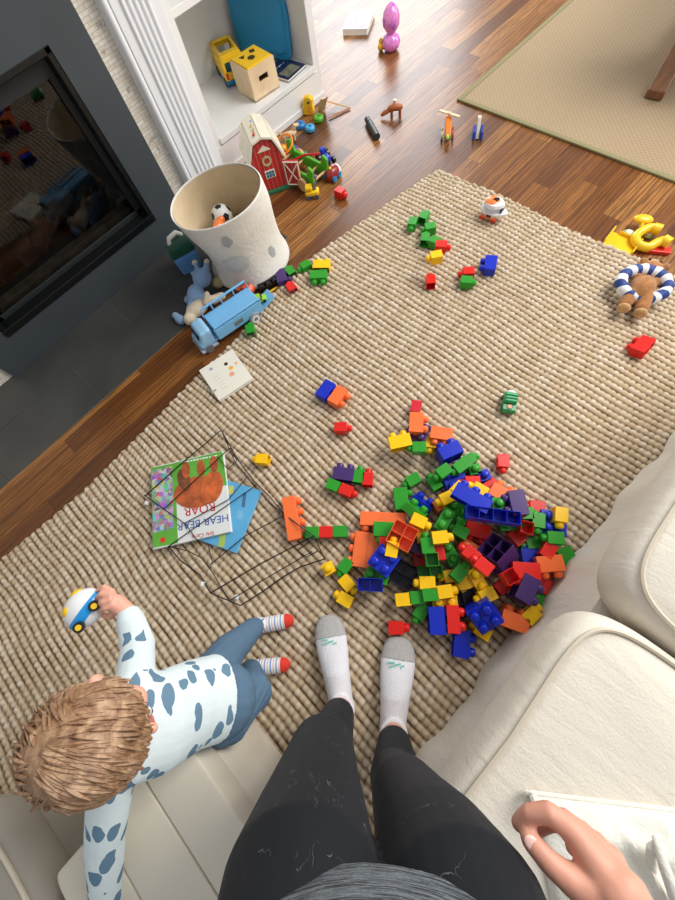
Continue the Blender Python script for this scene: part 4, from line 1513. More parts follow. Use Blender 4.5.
# ---------------------------------------------------------------- plush toys by the basket
M_bun = mat('blue_bunny_plush', (132, 166, 206), .95, var=.08, bump=.7, bscale=200, sheen=.4)
M_crm = mat('cream_plush', (220, 204, 178), .95, var=.08, bump=.7, bscale=200, sheen=.4)
q = at(203, 290, .02)
bn = T('plush_bunny', 'light blue plush bunny with cream ear tips against the basket', 'soft toy', (q.x, q.y, .004))
o = Vector((q.x, q.y, .004))
g = G(o)
hc = at(202, 278, .075)
g.ball(hc, (.042, .036, .040))
e1, e2 = at(195, 263, .12), at(207, 262, .12)
g.tube([hc + Vector((-.01, .02, .02)), at(198, 270, .10), e1], [(.016, .009), (.018, .010), (.012, .008)], 10, round_=True)
g.tube([hc + Vector((.015, .015, .02)), at(206, 270, .10), e2], [(.016, .009), (.018, .010), (.012, .008)], 10, round_=True)
bc2 = at(196, 294, .04)
g.ball(bc2, (.045, .036, .038), RZ(.6))
for p_, r in ((at(188, 300, .02), .018), (at(190, 310, .02), .018), (at(206, 300, .03), .018)):
    g.tube([bc2, p_], [.022, r], 10, round_=True)
g.out('body', M_bun, bn, voxel=.004, sm=3)
G(o).ball(e1 + Vector((0, .002, .001)), (.013, .010, .011)).out('ear_tip', M_crm, bn)
G(o).ball(e2 + Vector((0, .002, .001)), (.013, .010, .011)).out('ear_tip', M_crm, bn)
q = at(196, 312, .0)
pu = T('cream_plush_dog', 'cream plush animal lying between the blue bunny and the carrier truck', 'soft toy', (q.x, q.y, .004))
o = Vector((q.x, q.y, .004))
g = G(o)
g.ball(at(197, 309, .03), (.058, .034, .03), RZ(hdg((185, 320), (210, 300))))
g.ball(at(190, 319, .03), (.028, .026, .026))
g.tube([at(206, 303, .05), at(207, 294, .075)], [.014, .012], 10, round_=True)
g.tube([at(213, 300, .045), at(222, 296, .04)], [.02, .017], 10, round_=True)
g.out('body', M_crm, pu, voxel=.004, sm=3)
q = at(221, 286, 0)
tag(G((q.x, q.y, .0)).ball((q.x, q.y, .024), (.032, .026, .024)).ball((q.x + .02, q.y + .01, .03), (.018, .017, .016)).out('tan_plush', mat('tan_green_plush', (178, 162, 118), .95, bump=.6, var=.1)), 'small tan plush ball at the base of the basket', 'soft toy')
q = at(182, 322, 0)
tag(G((q.x, q.y, .0)).ball((q.x, q.y, .018), (.02, .03, .018)).ball((q.x, q.y + .03, .018), (.015, .016, .016)).out('blue_plush_paw', M_bun), 'small pale blue plush toy on the slate beside the cream plush', 'soft toy')
# green and blue plush bin
q = at(184, 262, .0)
pb2 = T('plush_bin', 'blue plush bin with dark green lid and white handle beside the basket', 'soft toy', (at(186, 258, .05).x, at(186, 258, .05).y, .004), hdg((168, 262), (196, 246)))
M_grp = mat('dark_green_plush', (8, 74, 56), .95, bump=.6, bscale=200, sheen=.3)
M_blp = mat('mid_blue_plush', (90, 146, 206), .95, bump=.5, bscale=200, sheen=.3)
G().box((0, 0, .045), (.10, .085, .09), taper=(1.1, 1.1)).out('bin_body', M_blp, pb2, bevel=.012, seg=3)
G().box((0, .004, .108), (.125, .10, .036), taper=(.85, .8)).out('lid', M_grp, pb2, bevel=.012, seg=4)
G().tube([(-.030, .02, .125), (-.02, .028, .142), (.02, .035, .146), (.035, .035, .128)], .010, 10, round_=True).out('handle', mat('white_plush', (226, 224, 214), .95, bump=.5), pb2)
G().box((-.012, -.062, .004), (.018, .045, .002), Matrix.Rotation(.05, 3, 'X')).out('care_label', mat('satin_label', (196, 204, 220), .4), pb2, smooth=False)

# ---------------------------------------------------------------- books on the rug
M_cb = mat('cream_board_cover', (240, 236, 224), .4)
t, w, h, sg = book('board_book', 'cream board book with small animal picture beside the blue carrier truck', [(198, 371), (232, 349), (253, 378), (220, 400)], RT_, .014, M_cb)
zt = .0143
rd = math.radians
# local x runs from corner 0 to corner 1
for (px, py, rx, ry, c) in ((226, 364, .012, .008, (60, 46, 40)), (231, 368, .016, .009, (240, 180, 60)), (232, 374, .016, .011, (240, 170, 140)), (236, 363, .007, .006, (236, 190, 90)), (211, 369, .009, .007, (150, 166, 196))):
    pt = at(px, py, RT_ + .014)
    lo = RZ(-t.rotation_euler.z) @ (pt - t.location)
    G().cyl((lo.x, lo.y, zt - .0002), (lo.x, lo.y, zt + .0003), ry).out('cover_picture', mat('cover_print', c, .6), t, smooth=False)
gl = G()
for k in range(5):
    pt = at(216 + k * 2.2, 377 + k * 2.6, RT_ + .014)
    lo = RZ(-t.rotation_euler.z) @ (pt - t.location)
    gl.box((lo.x, lo.y, zt), (.028, .0014, .0004), RZ(.0))
gl.out('text_lines', mat('faint_grey_print', (200, 200, 190), .6), t, smooth=False)
pt = at(214, 391, RT_ + .014)
lo = RZ(-t.rotation_euler.z) @ (pt - t.location)
G().box((lo.x, lo.y, zt), (.02, .010, .0005)).out('bar_code', mat('grey_bars', (170, 176, 172), .6, var=.3, vscale=300), t, smooth=False)

# blue book under the sound book
M_bl = mat('sky_blue_cover', (92, 172, 220), .35, var=.08, vscale=12)
t, w, h, sg = book('blue_picture_book', 'light blue book half under the green and white bear book', [(198, 538), (226, 480), (260, 490), (237, 555)], RT_, .012, M_bl)
for (px, py, sx_, sy_, c) in ((222, 540, .045, .022, (170, 196, 90)), (240, 515, .03, .02, (120, 186, 224)), (244, 500, .05, .012, (70, 110, 150)), (231, 490, .03, .018, (196, 196, 100))):
    pt = at(px, py, RT_ + .012)
    lo = RZ(-t.rotation_euler.z) @ (pt - t.location)
    G().box((lo.x, lo.y, .0122), (sx_, sy_, .0004), RZ(.3)).out('cover_print', mat('blue_book_print', c, .5), t, smooth=False)
# bear sound book
M_wc = mat('white_glossy_cover', (228, 232, 232), .3, var=.05, vscale=9)
zb = RT_ + .0125
t, w, h, sg = book('bear_sound_book', 'white and green picture book with a brown bear lying upside down inside the wire rack', [(153, 549), (151, 468), (223, 450), (231, 532)], zb, .014, M_wc)
cz = t.rotation_euler.z
def onb(px, py, z=.0142):
    pt = at(px, py, zb + .014)
    lo = RZ(-cz) @ (pt - t.location)
    return Vector((lo.x, lo.y, z))
def quad(pxs, m, name, th=.0005, z=.0142):
    G().prism([tuple(onb(*p)[:2]) for p in pxs], th, (0, 0, z)).out(name, m, t, smooth=False)
M_gc = mat('grass_green_print', (96, 172, 60), .35, var=.12, vscale=30)
quad([(174, 463), (222, 451), (227, 485), (176, 497)], M_gc, 'green_sky')
quad([(153, 548), (151, 468), (175, 463), (178, 543)], M_gc, 'side_panel', .0006, .0144)
a = NT('button_pictures', .35)
vo = a.n('TexVoronoi')
a.put(vo, 'Vector', a.tc.outputs['Object'])
vo.inputs['Scale'].default_value = 70
M_btn = a.col(a.mix(.45, vo.outputs[1], (120, 120, 150)))
quad([(153, 533), (152, 471), (172, 466), (174, 528)], M_btn, 'picture_buttons', .0007, .0150)
pt = onb(163, 540, .015)
G().cyl(pt, pt + Vector((0, 0, .001)), .009).out('red_button', P_red, t, smooth=False)
M_bear = mat('brown_painted_bear', (176, 88, 44), .45, var=.45, vscale=40)
def blob(px, py, r1, r2, deg, m=M_bear, z=.0148, name='bear_picture'):
    c = onb(px, py, z)
    an = imgdir(px, py, deg, .03) - cz
    G().prism([(r1 * math.cos(2 * PI * k / 20), r2 * math.sin(2 * PI * k / 20)) for k in range(20)], .0006, c, RZ(an)).out(name, m, t, smooth=False)
M_bear2 = mat('dark_orange_painted_fur', (196, 96, 46), .45, var=.4, vscale=40)
blob(196, 492, .082, .058, 5)
blob(212, 487, .060, .040, 80, M_bear2, .0151)
blob(184, 480, .045, .022, 110, mat('dark_brown_painted_fur', (120, 70, 40), .5, var=.4, vscale=50), .0152)
for (px, py) in ((186, 470), (201, 468), (214, 464)):
    blob(px, py, .032, .015, 95, M_bear, .0153)
# lettering, upside down to the photograph
up = imgdir(200, 520, 191, zb)
R_ = RZ(up - cz)
M_rt, M_bt = mat('red_lettering', (200, 40, 50), .4), mat('blue_lettering', (60, 96, 170), .4)
text('HEAR BEAR', .036, M_bt, t, onb(203, 522, .0146), R_)
text('ROAR', .042, M_rt, t, onb(200, 509, .0146), R_)
text('Eric Carle', .019, M_rt, t, onb(203, 535, .0146), R_)
ml_ = mat('white_print', (236, 240, 236), .4)
for k in range(12):
    G().box(onb(182 + k * 3.1, 462.6 - k * .62, .0149), (.010 if k % 3 else .006, .005, .0004), R_).out('white_mark', ml_, t, smooth=False)

# ---------------------------------------------------------------- wire rack
M_wire = mat('black_wire', (34, 30, 30), .45, metal=.4)
wo_ = at(235, 515, 0)
wr = T('wire_rack', 'collapsed black wire basket lying over the books on the rug', 'wire basket', (wo_.x, wo_.y, RT_))
o = Vector((wo_.x, wo_.y, RT_))
lo_, md_, hi_ = .019, .035, .060
def wire(pts, r=.0017, name='wire'):
    ps = [at(x, y, RT_ + z) for x, y, z in pts]
    G(o).tube(ps, r, 6).out(name, M_wire, wr)
wire([(221, 430, .02), (205, 444, .034), (182, 463, .034), (145, 496, .030)], .0022, 'rim_wire')
wire([(144, 495, .030), (184, 523, .034), (185, 523, .034)])
wire([(185, 523, .034), (228, 500, .036), (238, 488, .030), (248, 476, .02)])
wire([(221, 430, .02), (238, 460, .02), (254, 481, .02), (270, 497, .02), (285, 515, .03), (301, 527, .05), (314, 536, .06)], .0022, 'rim_wire')
wire([(222, 432, .02), (235, 462, .008), (252, 484, .008), (268, 501, .008), (290, 520, .02), (315, 540, .05)])
wire([(164, 509, .032), (229.6, 448, .034)])
wire([(168.4, 546.5, .030), (200, 524, .034), (232, 502, .034), (256.5, 485, .022)])
wire([(217, 456, .034), (227.5, 469, .034), (237, 461, .022), (230, 448, .02)], name='side_loop')
wire([(185, 523, .034), (196, 539, .034), (208, 545, .030), (213, 564, .018)])
wire([(168, 546, .030), (180, 560, .03), (200, 575, .03), (210.5, 593, .045)], .0022, 'rim_wire')
wire([(168, 546, .030), (188, 551, .020), (202, 558, .014), (214, 575, .02), (229, 601, .035)])
wire([(211, 564, .012), (245, 536, .022), (285, 515, .03)])
wire([(210.5, 593, .045), (262, 563, .055), (314, 536, .06)], .0022, 'rim_wire')
wire([(229, 601, .02), (270, 576, .025), (312, 551.5, .03)])
wire([(210.5, 593, .045), (240.5, 605.5, .012), (262, 592, .010), (283, 577, .010), (300, 567, .012), (324.5, 559, .02)], .0022, 'rim_wire')
wire([(314, 536, .06), (324.5, 559, .02)])
wire([(297.5, 550.5, .03), (313, 539, .055)], name='side_loop')
wire([(297.5, 550.5, .03), (306, 557, .03), (318, 551, .03)], name='side_loop')
for px, py, z in ((147, 503, .016), (203, 584, .034), (237, 597, .014)):
    p = at(px, py, RT_ + z)
    G(o).box(p, (.014, .012, .012), RZ(.5)).out('white_clip', P_wht, wr, smooth=False, bevel=.002)

# ---------------------------------------------------------------- building blocks
BU, BHH = 0.0365, 0.0445
BM = {
    'red': plastic('red_block_plastic', (222, 34, 26)),
    'crimson': plastic('crimson_block_plastic', (206, 40, 56)),
    'orange': plastic('orange_block_plastic', (250, 118, 60)),
    'yellow': plastic('yellow_block_plastic', (250, 198, 10)),
    'green': plastic('green_block_plastic', (44, 152, 40)),
    'blue': plastic('blue_block_plastic', (18, 44, 188)),
    'purple': plastic('purple_block_plastic', (70, 46, 108)),
    'dark purple': plastic('dark_purple_block_plastic', (30, 20, 54)),
}
_bmesh = {}


def block_mesh(nx, ny, c, h=BHH):
    key = (nx, ny, c, h)
    if key in _bmesh:
        return _bmesh[key]
    g = G()
    X, Y = nx * BU / 2 - .0004, ny * BU / 2 - .0004
    w = .0016
    z0, z1 = -h / 2, h / 2
    # shell: outer box open at the bottom with inner walls
    vs = [(-X, -Y, z0), (X, -Y, z0), (X, Y, z0), (-X, Y, z0), (-X, -Y, z1), (X, -Y, z1), (X, Y, z1), (-X, Y, z1),
          (-X + w, -Y + w, z0), (X - w, -Y + w, z0), (X - w, Y - w, z0), (-X + w, Y - w, z0),
          (-X + w, -Y + w, z1 - w), (X - w, -Y + w, z1 - w), (X - w, Y - w, z1 - w), (-X + w, Y - w, z1 - w)]
    fs = [(4, 5, 6, 7), (0, 1, 5, 4), (1, 2, 6, 5), (2, 3, 7, 6), (3, 0, 4, 7),
          (15, 14, 13, 12), (8, 12, 13, 9), (9, 13, 14, 10), (10, 14, 15, 11), (11, 15, 12, 8),
          (1, 0, 8, 9), (2, 1, 9, 10), (3, 2, 10, 11), (0, 3, 11, 8)]
    g.add(vs, fs)
    for i in range(1, nx):
        x = -nx * BU / 2 + i * BU
        g.bb(x - .0008, x + .0008, -Y + w, Y - w, z0 + .002, z1 - w)
    for j in range(1, ny):
        y = -ny * BU / 2 + j * BU
        g.bb(-X + w, X - w, y - .0008, y + .0008, z0 + .002, z1 - w)
    for i in range(nx):
        for j in range(ny):
            cx, cy = (i - (nx - 1) / 2) * BU, (j - (ny - 1) / 2) * BU
            g.lathe([(.0124, z1 - .001), (.0124, z1 + .011), (.0115, z1 + .0145), (.0092, z1 + .0165), (.0055, z1 + .0178), (.001, z1 + .0181)], (cx, cy, 0), n=18)
    o = g.out('building_block', BM[c], smooth=False, bevel=.0009, seg=2)
    me = o.data
    # smooth shading on the studs
    for p in me.polygons:
        if p.center.z > z1 + .0005:
            p.use_smooth = True
    md = list(o.modifiers)
    _bmesh[key] = o
    o['_proto'] = 1
    return o


for m_ in BM.values():
    b_ = m_.node_tree.nodes['Principled BSDF']
    b_.inputs['Coat Weight'].default_value = 0
    b_.inputs['Specular IOR Level'].default_value = .38
placed = []   # (cx, cy, rect half extents, angle, top)


def overlap(a, b):
    """rough overlap of two rotated rectangles by sampling, as a share of a"""
    n = 0
    ca, sa = math.cos(a[3]), math.sin(a[3])
    cb, sb_ = math.cos(b[3]), math.sin(b[3])
    N_ = 7
    for i in range(N_):
        for j in range(N_):
            u, v = ((i + .5) / N_ * 2 - 1) * a[2][0], ((j + .5) / N_ * 2 - 1) * a[2][1]
            x, y = a[0] + u * ca - v * sa - b[0], a[1] + u * sa + v * ca - b[1]
            p, q = x * cb + y * sb_, -x * sb_ + y * cb
            if abs(p) < b[2][0] and abs(q) < b[2][1]:
                n += 1
    return n / (N_ * N_)


used_proto = set()
GROUP_HEAP = 'blocks in the heap'


def block(c, nx, ny, mode, px, py, ang, label, floor=RT_, tilt=0, tilt2=0, group=None, zmin=None, h=BHH):
    """mode side: stud axis lies along image angle ang, nx runs across it, ny is upright.
    mode up / down: studs up or the open side up, nx runs along image angle ang."""
    o = block_mesh(nx, ny, c, h)
    key = (nx, ny, c, h)
    if key in used_proto:
        b = o.copy()
        COL.objects.link(b)
    else:
        used_proto.add(key)
        b = o
        if '_proto' in b:
            del b['_proto']
    if mode == 'side':
        hz, ex, ey = ny * BU / 2, h / 2, nx * BU / 2
    else:
        hz, ex, ey = h / 2, nx * BU / 2, ny * BU / 2
    z = floor
    for _ in range(5):
        ctr = at(px, py, z + hz)
        a = imgdir(px, py, ang, z + hz)
        f = (ctr.x, ctr.y, (ex, ey), a)
        zz = floor
        for p in placed:
            if overlap(f, p) > .14 and (ctr.x - p[0]) ** 2 + (ctr.y - p[1]) ** 2 < .02:
                if p[4] < floor + .125:
                    zz = max(zz, p[4])
        if abs(zz - z) < 1e-5:
            break
        z = zz
    if zmin is not None:
        z = max(z, floor + zmin)
    ctr = at(px, py, z + hz)
    a = imgdir(px, py, ang, z + hz)
    placed.append((ctr.x, ctr.y, (ex, ey), a, z + 2 * hz))
    if mode == 'side':
        # local z -> horizontal heading a ; local x -> across ; local y -> up
        zax = Vector((math.cos(a), math.sin(a), 0))
        yax = Vector((0, 0, 1))
        xax = yax.cross(zax)
        R = Matrix((xax, yax, zax)).transposed()
        if tilt:
            R = Matrix.Rotation(math.radians(tilt), 3, xax) @ R
        if tilt2:
            R = Matrix.Rotation(math.radians(tilt2), 3, zax) @ R
    else:
        R = RZ(a)
        if mode == 'down':
            R = R @ Matrix.Rotation(PI, 3, 'X')
        if tilt:
            R = Matrix.Rotation(math.radians(tilt), 3, Vector((-math.sin(a), math.cos(a), 0))) @ R
        if tilt2:
            R = Matrix.Rotation(math.radians(tilt2), 3, Vector((math.cos(a), math.sin(a), 0))) @ R
    mm = R.to_4x4()
    mm.translation = ctr
    b.matrix_world = mm
    tag(b, label, 'building block', group)
    return b


Gs = 'scattered blocks'
Gt = 'blocks at the top of the rug'
Gw = 'blocks on the boards'
Gh = 'blocks in the heap'
# far left of the rug and boards
block('green', 1, 1, 'side', 306, 267, 210, 'green block on the boards midway between the basket and the yellow block', 0.0, group=Gw)
block('green', 1, 1, 'side', 291, 273, 130, 'green block between the purple block and the basket', 0.0, group=Gw)
block('purple', 2, 1, 'side', 282, 278, 15, 'purple two-stud block standing by the basket base', 0.0, group=Gw)
block('red', 1, 1, 'side', 292, 289, 125, 'red block in front of the purple block by the basket', 0.0, group=Gw)
block('green', 2, 1, 'side', 319, 277, 265, 'green two-stud block under the yellow one at the rug edge', 0.006, group=Gw)
block('yellow', 2, 1, 'side', 322, 267, 80, 'yellow two-stud block above the green one at the rug edge', 0.006, group=Gw)
block('green', 1, 1, 'side', 251, 331, 100, 'green block lying against the wheel of the blue carrier', 0.006, group=Gw)
block('red', 1, 1, 'side', 340, 193, -25, 'red block on the boards right of the yellow tow truck', 0.0, group=Gw)
# top cluster
block('green', 1, 1, 'side', 424, 218, 55, 'topmost green block of the small trail at the rug top', group=Gt)
block('green', 1, 1, 'side', 412.5, 224, 250, 'leftmost green block of the small trail at the rug top', group=Gt)
block('green', 1, 1, 'side', 430, 229, 190, 'green block third in the trail at the rug top', group=Gt)
block('green', 1, 1, 'side', 425, 240, 80, 'green block with a pale top edge in the trail', group=Gt)
block('green', 1, 1, 'side', 435, 243, 160, 'green block touching the red one in the trail', group=Gt)
block('red', 1, 1, 'side', 441, 247, -5, 'red block between green and yellow ones at the trail end', group=Gt)
block('yellow', 1, 1, 'side', 436, 257.5, 190, 'yellow block at the lower end of the trail', group=Gt)
block('red', 1, 1, 'side', 430.5, 282, 95, 'single red block below the trail at the rug top', group=Gt)
block('red', 1, 1, 'side', 468, 273.5, 185, 'red block joined above a green one near the blue block', group=Gt)
block('green', 1, 1, 'side', 466, 282.5, -5, 'green block joined below the red one near the blue block', group=Gt)
block('blue', 2, 1, 'side', 490, 265.5, 175, 'lone blue four-stud block near the white boat', group=Gt)
block('red', 2, 1, 'side', 642, 347, 150, 'lone red two-stud block at the right below the teddy bear', group=Gs, tilt=15)
# middle scatter
block('blue', 2, 1, 'side', 326, 391, -28, 'blue block joined to the orange one on the open rug', group=Gs, zmin=0)
block('orange', 2, 1, 'side', 338, 397, -28, 'orange two-stud block joined to the blue one on the open rug', group=Gs)
block('red', 1, 1, 'side', 341, 428.5, 0, 'single red block below the blue and orange pair', group=Gs)
block('yellow', 1, 1, 'side', 263, 460, 175, 'single yellow block beside the wire rack', group=Gs)
block('orange', 4, 1, 'side', 292.5, 518.5, 13, 'orange four-stud block beside the wire rack', group=Gs)
block('green', 1, 1, 'side', 313, 533, 180, 'green block at the left end of the flat row by the rack', group=Gs)
block('red', 1, 1, 'side', 326.5, 532.5, 180, 'red block in the middle of the flat row by the rack', group=Gs)
block('green', 1, 1, 'side', 340.5, 532, 180, 'green block at the right end of the flat row by the rack', group=Gs)
block('purple', 2, 1, 'side', 344, 475, 80, 'purple two-stud block joined above green and red ones', group=Gs)
block('green', 1, 1, 'side', 359, 477.5, 80, 'green block between the purple and red ones of the small cluster', group=Gs)
block('red', 1, 1, 'side', 368, 480, 85, 'red block at the right of the small purple cluster', group=Gs)
block('green', 1, 1, 'side', 333.5, 486, -22, 'green block at the lower left of the small purple cluster', group=Gs)
block('red', 1, 1, 'side', 346.5, 491, -22, 'red block at the bottom of the small purple cluster', group=Gs)
block('red', 1, 1, 'side', 502.5, 462, 270, 'single red block above the heap on its right side', group=Gs)
block('red', 1, 1, 'side', 396, 627.5, 0, 'single red block touching the right sock toe', group=Gs)
# small cluster above the heap
block('purple', 2, 2, 'up', 417, 434, -20, 'purple block under the orange one at the top of the heap', group=Gh)
block('crimson', 1, 1, 'side', 416, 408, 260, 'crimson block topmost of the heap', group=Gh)
block('orange', 2, 1, 'side', 416, 424, -3, 'orange block lying on the purple one at the heap top', group=Gh, h=.046)
block('yellow', 2, 1, 'side', 400, 443, 105, 'yellow two-stud block at the upper left of the heap', group=Gh)
block('green', 1, 1, 'side', 419, 448.5, 180, 'green block between two yellow ones at the heap top', group=Gh)
block('yellow', 1, 1, 'side', 430.5, 443, 262, 'yellow block under the orange one at the heap top', group=Gh)
block('orange', 2, 1, 'side', 441, 435, 262, 'orange block with studs pointing down above the blue one', group=Gh, zmin=.02)
block('blue', 2, 2, 'side', 449, 453.5, 120, 'big blue block near the top of the heap', group=Gh)
# heap, lowest layer first
block('blue', 2, 2, 'up', 454, 481, 20, 'blue block buried under green ones in the upper heap', group=Gh)
block('blue', 1, 1, 'up', 483, 477, 20, 'blue block with one stud showing by the red blocks', group=Gh)
block('green', 1, 1, 'side', 468, 461, 30, 'green block behind the upright green one in the upper heap', group=Gh)
block('green', 1, 1, 'side', 443.5, 472, 215, 'green block left of the blue stud in the upper heap', group=Gh)
block('green', 1, 1, 'side', 460.5, 467, 215, 'green block lying across the blue one in the upper heap', group=Gh)
block('green', 1, 1, 'up', 473.5, 471, 10, 'green block standing with its stud up in the upper heap', group=Gh)
block('green', 1, 1, 'side', 434.5, 484, 125, 'green block on the rug between the two arms of the heap', group=Gh)
block('green', 1, 1, 'side', 413, 480.5, 208, 'green block lying alone left of the heap', group=Gh)
block('green', 2, 1, 'side', 401, 499.5, 5, 'green two-stud block standing above the orange beam', group=Gh)
block('red', 1, 1, 'side', 472, 483, 180, 'red block in the upper heap beside the blue studs', group=Gh)
block('orange', 2, 1, 'up', 444, 503, 30, 'orange block showing under the yellow ones', group=Gh)
block('yellow', 1, 1, 'side', 447, 498.5, 205, 'yellow block in the upper heap pointing left', group=Gh)
block('yellow', 1, 1, 'side', 457.5, 490, 225, 'yellow block beside the open end of the blue beam', group=Gh)
block('yellow', 1, 1, 'side', 479, 491, 150, 'yellow block touching the open red one', group=Gh)
block('red', 1, 1, 'side', 490, 486.5, 215, 'red block with its open end up in the upper heap', group=Gh)
block('orange', 2, 1, 'side', 501, 495, 60, 'orange block right of the open red one', group=Gh)
block('green', 2, 2, 'up', 455, 515, 60, 'green four-stud block in the middle of the heap', group=Gh)
block('green', 1, 1, 'up', 497, 505, 0, 'green block peeking above the blue open beam', group=Gh)
block('blue', 3, 1, 'side', 471, 499, 60, 'long blue block behind the open blue beam', group=Gh)
block('green', 2, 2, 'up', 510, 520, 0, 'green block under the right end of the blue beam', group=Gh)
block('purple', 2, 2, 'side', 515, 505, 185, 'purple block with a plain face at the right of the blue beam', group=Gh)
block('green', 1, 1, 'side', 524, 514, 0, 'green block below the plain purple face', group=Gh)
block('blue', 4, 1, 'down', 491.5, 516, -8, 'long blue open beam on top of the heap', group=Gh, zmin=.118)
block('blue', 2, 2, 'up', 551, 524, -10, 'blue block at the right edge of the heap under a yellow one', group=Gh)
block('red', 1, 1, 'side', 536, 507.5, 172, 'red block at the upper right of the heap', group=Gh)
block('green', 1, 1, 'side', 537, 521, 268, 'green block with its stud down at the right of the heap', group=Gh)
block('yellow', 1, 1, 'side', 559.5, 515.5, 268, 'yellow block at the right edge of the heap', group=Gh)
block('green', 1, 1, 'side', 554, 538.5, 175, 'green block pointing left at the right edge of the heap', group=Gh)
block('green', 2, 1, 'side', 567, 560, 200, 'green two-stud block nearest the sofa', group=Gh)
block('red', 1, 1, 'side', 516, 538, 130, 'red block below the open red one', group=Gh)
block('red', 1, 1, 'down', 525, 528.5, -15, 'open red block at the right of the heap', group=Gh, zmin=.035)
block('blue', 2, 1, 'side', 533, 556.5, 100, 'blue block under a green one at the right of the heap', group=Gh)
block('green', 1, 1, 'side', 533, 544, 190, 'green block lying on the blue one at the right', group=Gh)
block('red', 1, 1, 'side', 547, 551, 60, 'red block right of the blue one beside the sofa', group=Gh)
block('orange', 2, 1, 'side', 548.5, 564, 285, 'orange two-stud block near the sofa with studs down', group=Gh)
block('red', 2, 1, 'side', 525, 571, 275, 'red block in shade below the blue one', group=Gh)
block('green', 2, 1, 'up', 444, 521, 60, 'green block at the left of the middle heap', group=Gh)
block('green', 1, 1, 'side', 460, 532, 150, 'green block with a shiny stud in the middle heap', group=Gh)
block('green', 2, 1, 'up', 449.5, 554, -65, 'green two-stud block standing in the middle heap', group=Gh)
block('red', 1, 1, 'side', 438, 553, 100, 'red block in shade left of the standing green one', group=Gh)
block('yellow', 1, 1, 'side', 439.5, 538, 5, 'yellow block pointing right in the middle heap', group=Gh)
block('orange', 2, 1, 'up', 470, 549, -30, 'orange block under the red pair', group=Gh)
block('red', 2, 1, 'side', 477, 531, 260, 'red block under the blue open beam', group=Gh)
block('purple', 2, 2, 'up', 496, 560, 50, 'purple block under the big open purple one', group=Gh)
block('purple', 2, 2, 'down', 498, 553, 48, 'big open purple block in the centre of the heap', group=Gh, zmin=.05, tilt2=-38, h=.062)
block('red', 1, 1, 'side', 470.5, 554.5, 140, 'upper red block of the pair on the open purple one', group=Gh, zmin=.078)
block('red', 1, 1, 'side', 483, 566.5, 140, 'lower red block of the pair on the open purple one', group=Gh, zmin=.078)
block('red', 1, 1, 'down', 509, 577, 30, 'open red block below the big purple one', group=Gh)
block('red', 1, 1, 'side', 502, 586, 40, 'red block below the open red one in the lower heap', group=Gh)
block('purple', 2, 2, 'side', 524, 589, -30, 'purple block at the lower right of the heap', group=Gh, zmin=.04)
block('red', 1, 1, 'side', 542, 585, 60, 'red block between the lower purple one and the sofa', group=Gh)
block('green', 1, 1, 'side', 535.5, 604, 45, 'green block next to the yellow one beside the sofa', group=Gh)
block('yellow', 1, 1, 'side', 530, 615, 45, 'yellow block beside the sofa next to the orange block', group=Gh)
block('orange', 2, 2, 'side', 512, 621, 78, 'orange block at the lower right corner of the heap', group=Gh)
# left part of the heap
block('orange', 4, 1, 'side', 383, 520, 268, 'long orange beam at the left of the heap', group=Gh)
block('green', 2, 1, 'side', 385.5, 530, 268, 'green block tucked under the long orange beam', group=Gh)
block('orange', 3, 1, 'side', 374, 552, 172, 'right one of the two joined orange blocks', group=Gh)
block('orange', 3, 1, 'side', 361, 549.5, 172, 'left one of the two joined orange blocks with three studs', group=Gh)
block('red', 1, 1, 'side', 386.5, 543.5, 0, 'red block left of the open orange one', group=Gh)
block('yellow', 1, 1, 'side', 392, 550, 80, 'yellow block under the open orange one', group=Gh)
block('purple', 2, 1, 'side', 413, 545, 60, 'purple block right of the open orange one', group=Gh)
block('orange', 2, 2, 'down', 402, 536.5, -28, 'open orange four-cell block on the left heap', group=Gh, zmin=.03)
block('green', 2, 1, 'side', 415, 511.5, 52, 'green block joined to the blue one above the open orange block', group=Gh, tilt=-28, zmin=.012, h=.03)
block('blue', 2, 1, 'side', 421.5, 504, 52, 'blue two-stud block joined to the green one', group=Gh, tilt=-28, h=.030)
block('yellow', 1, 1, 'side', 418.5, 521.5, -25, 'yellow block below the joined green and blue ones', group=Gh)
block('yellow', 1, 1, 'side', 422, 535, 100, 'yellow block above the green one in the middle left heap', group=Gh)
block('green', 1, 1, 'side', 427, 546, 100, 'green block above the open green ones', group=Gh)
block('green', 2, 1, 'up', 377, 576, -20, 'green block under the blue four-stud one', group=Gh)
block('dark purple', 2, 2, 'down', 402, 574, -32, 'open dark purple block in the lower left heap', group=Gh)
block('blue', 2, 2, 'up', 384, 561, -38, 'blue four-stud block with studs up at the left of the heap', group=Gh, zmin=.03)
block('blue', 2, 1, 'down', 370.5, 585, -3, 'open blue block at the lower left of the heap', group=Gh)
block('red', 1, 1, 'down', 419, 560, 5, 'open red block beside the open green ones', group=Gh)
block('green', 1, 1, 'down', 431.5, 560, 3, 'open green single block beside the open red one', group=Gh)
block('green', 2, 1, 'down', 429.5, 572.5, 3, 'open green two-cell block below the single open one', group=Gh)
block('yellow', 1, 1, 'side', 427, 583, 180, 'yellow block above the flat yellow and green row', group=Gh)
block('green', 1, 1, 'side', 346, 566, 232, 'green block at the far left of the heap', group=Gh)
block('yellow', 1, 1, 'side', 347, 583, -50, 'yellow block below the far left green one', group=Gh)
block('yellow', 1, 1, 'side', 345.5, 599.5, 150, 'lowest yellow block left of the heap', group=Gh)
block('yellow', 1, 1, 'up', 329, 569, 30, 'yellow block nearest the wire rack', group=Gh)
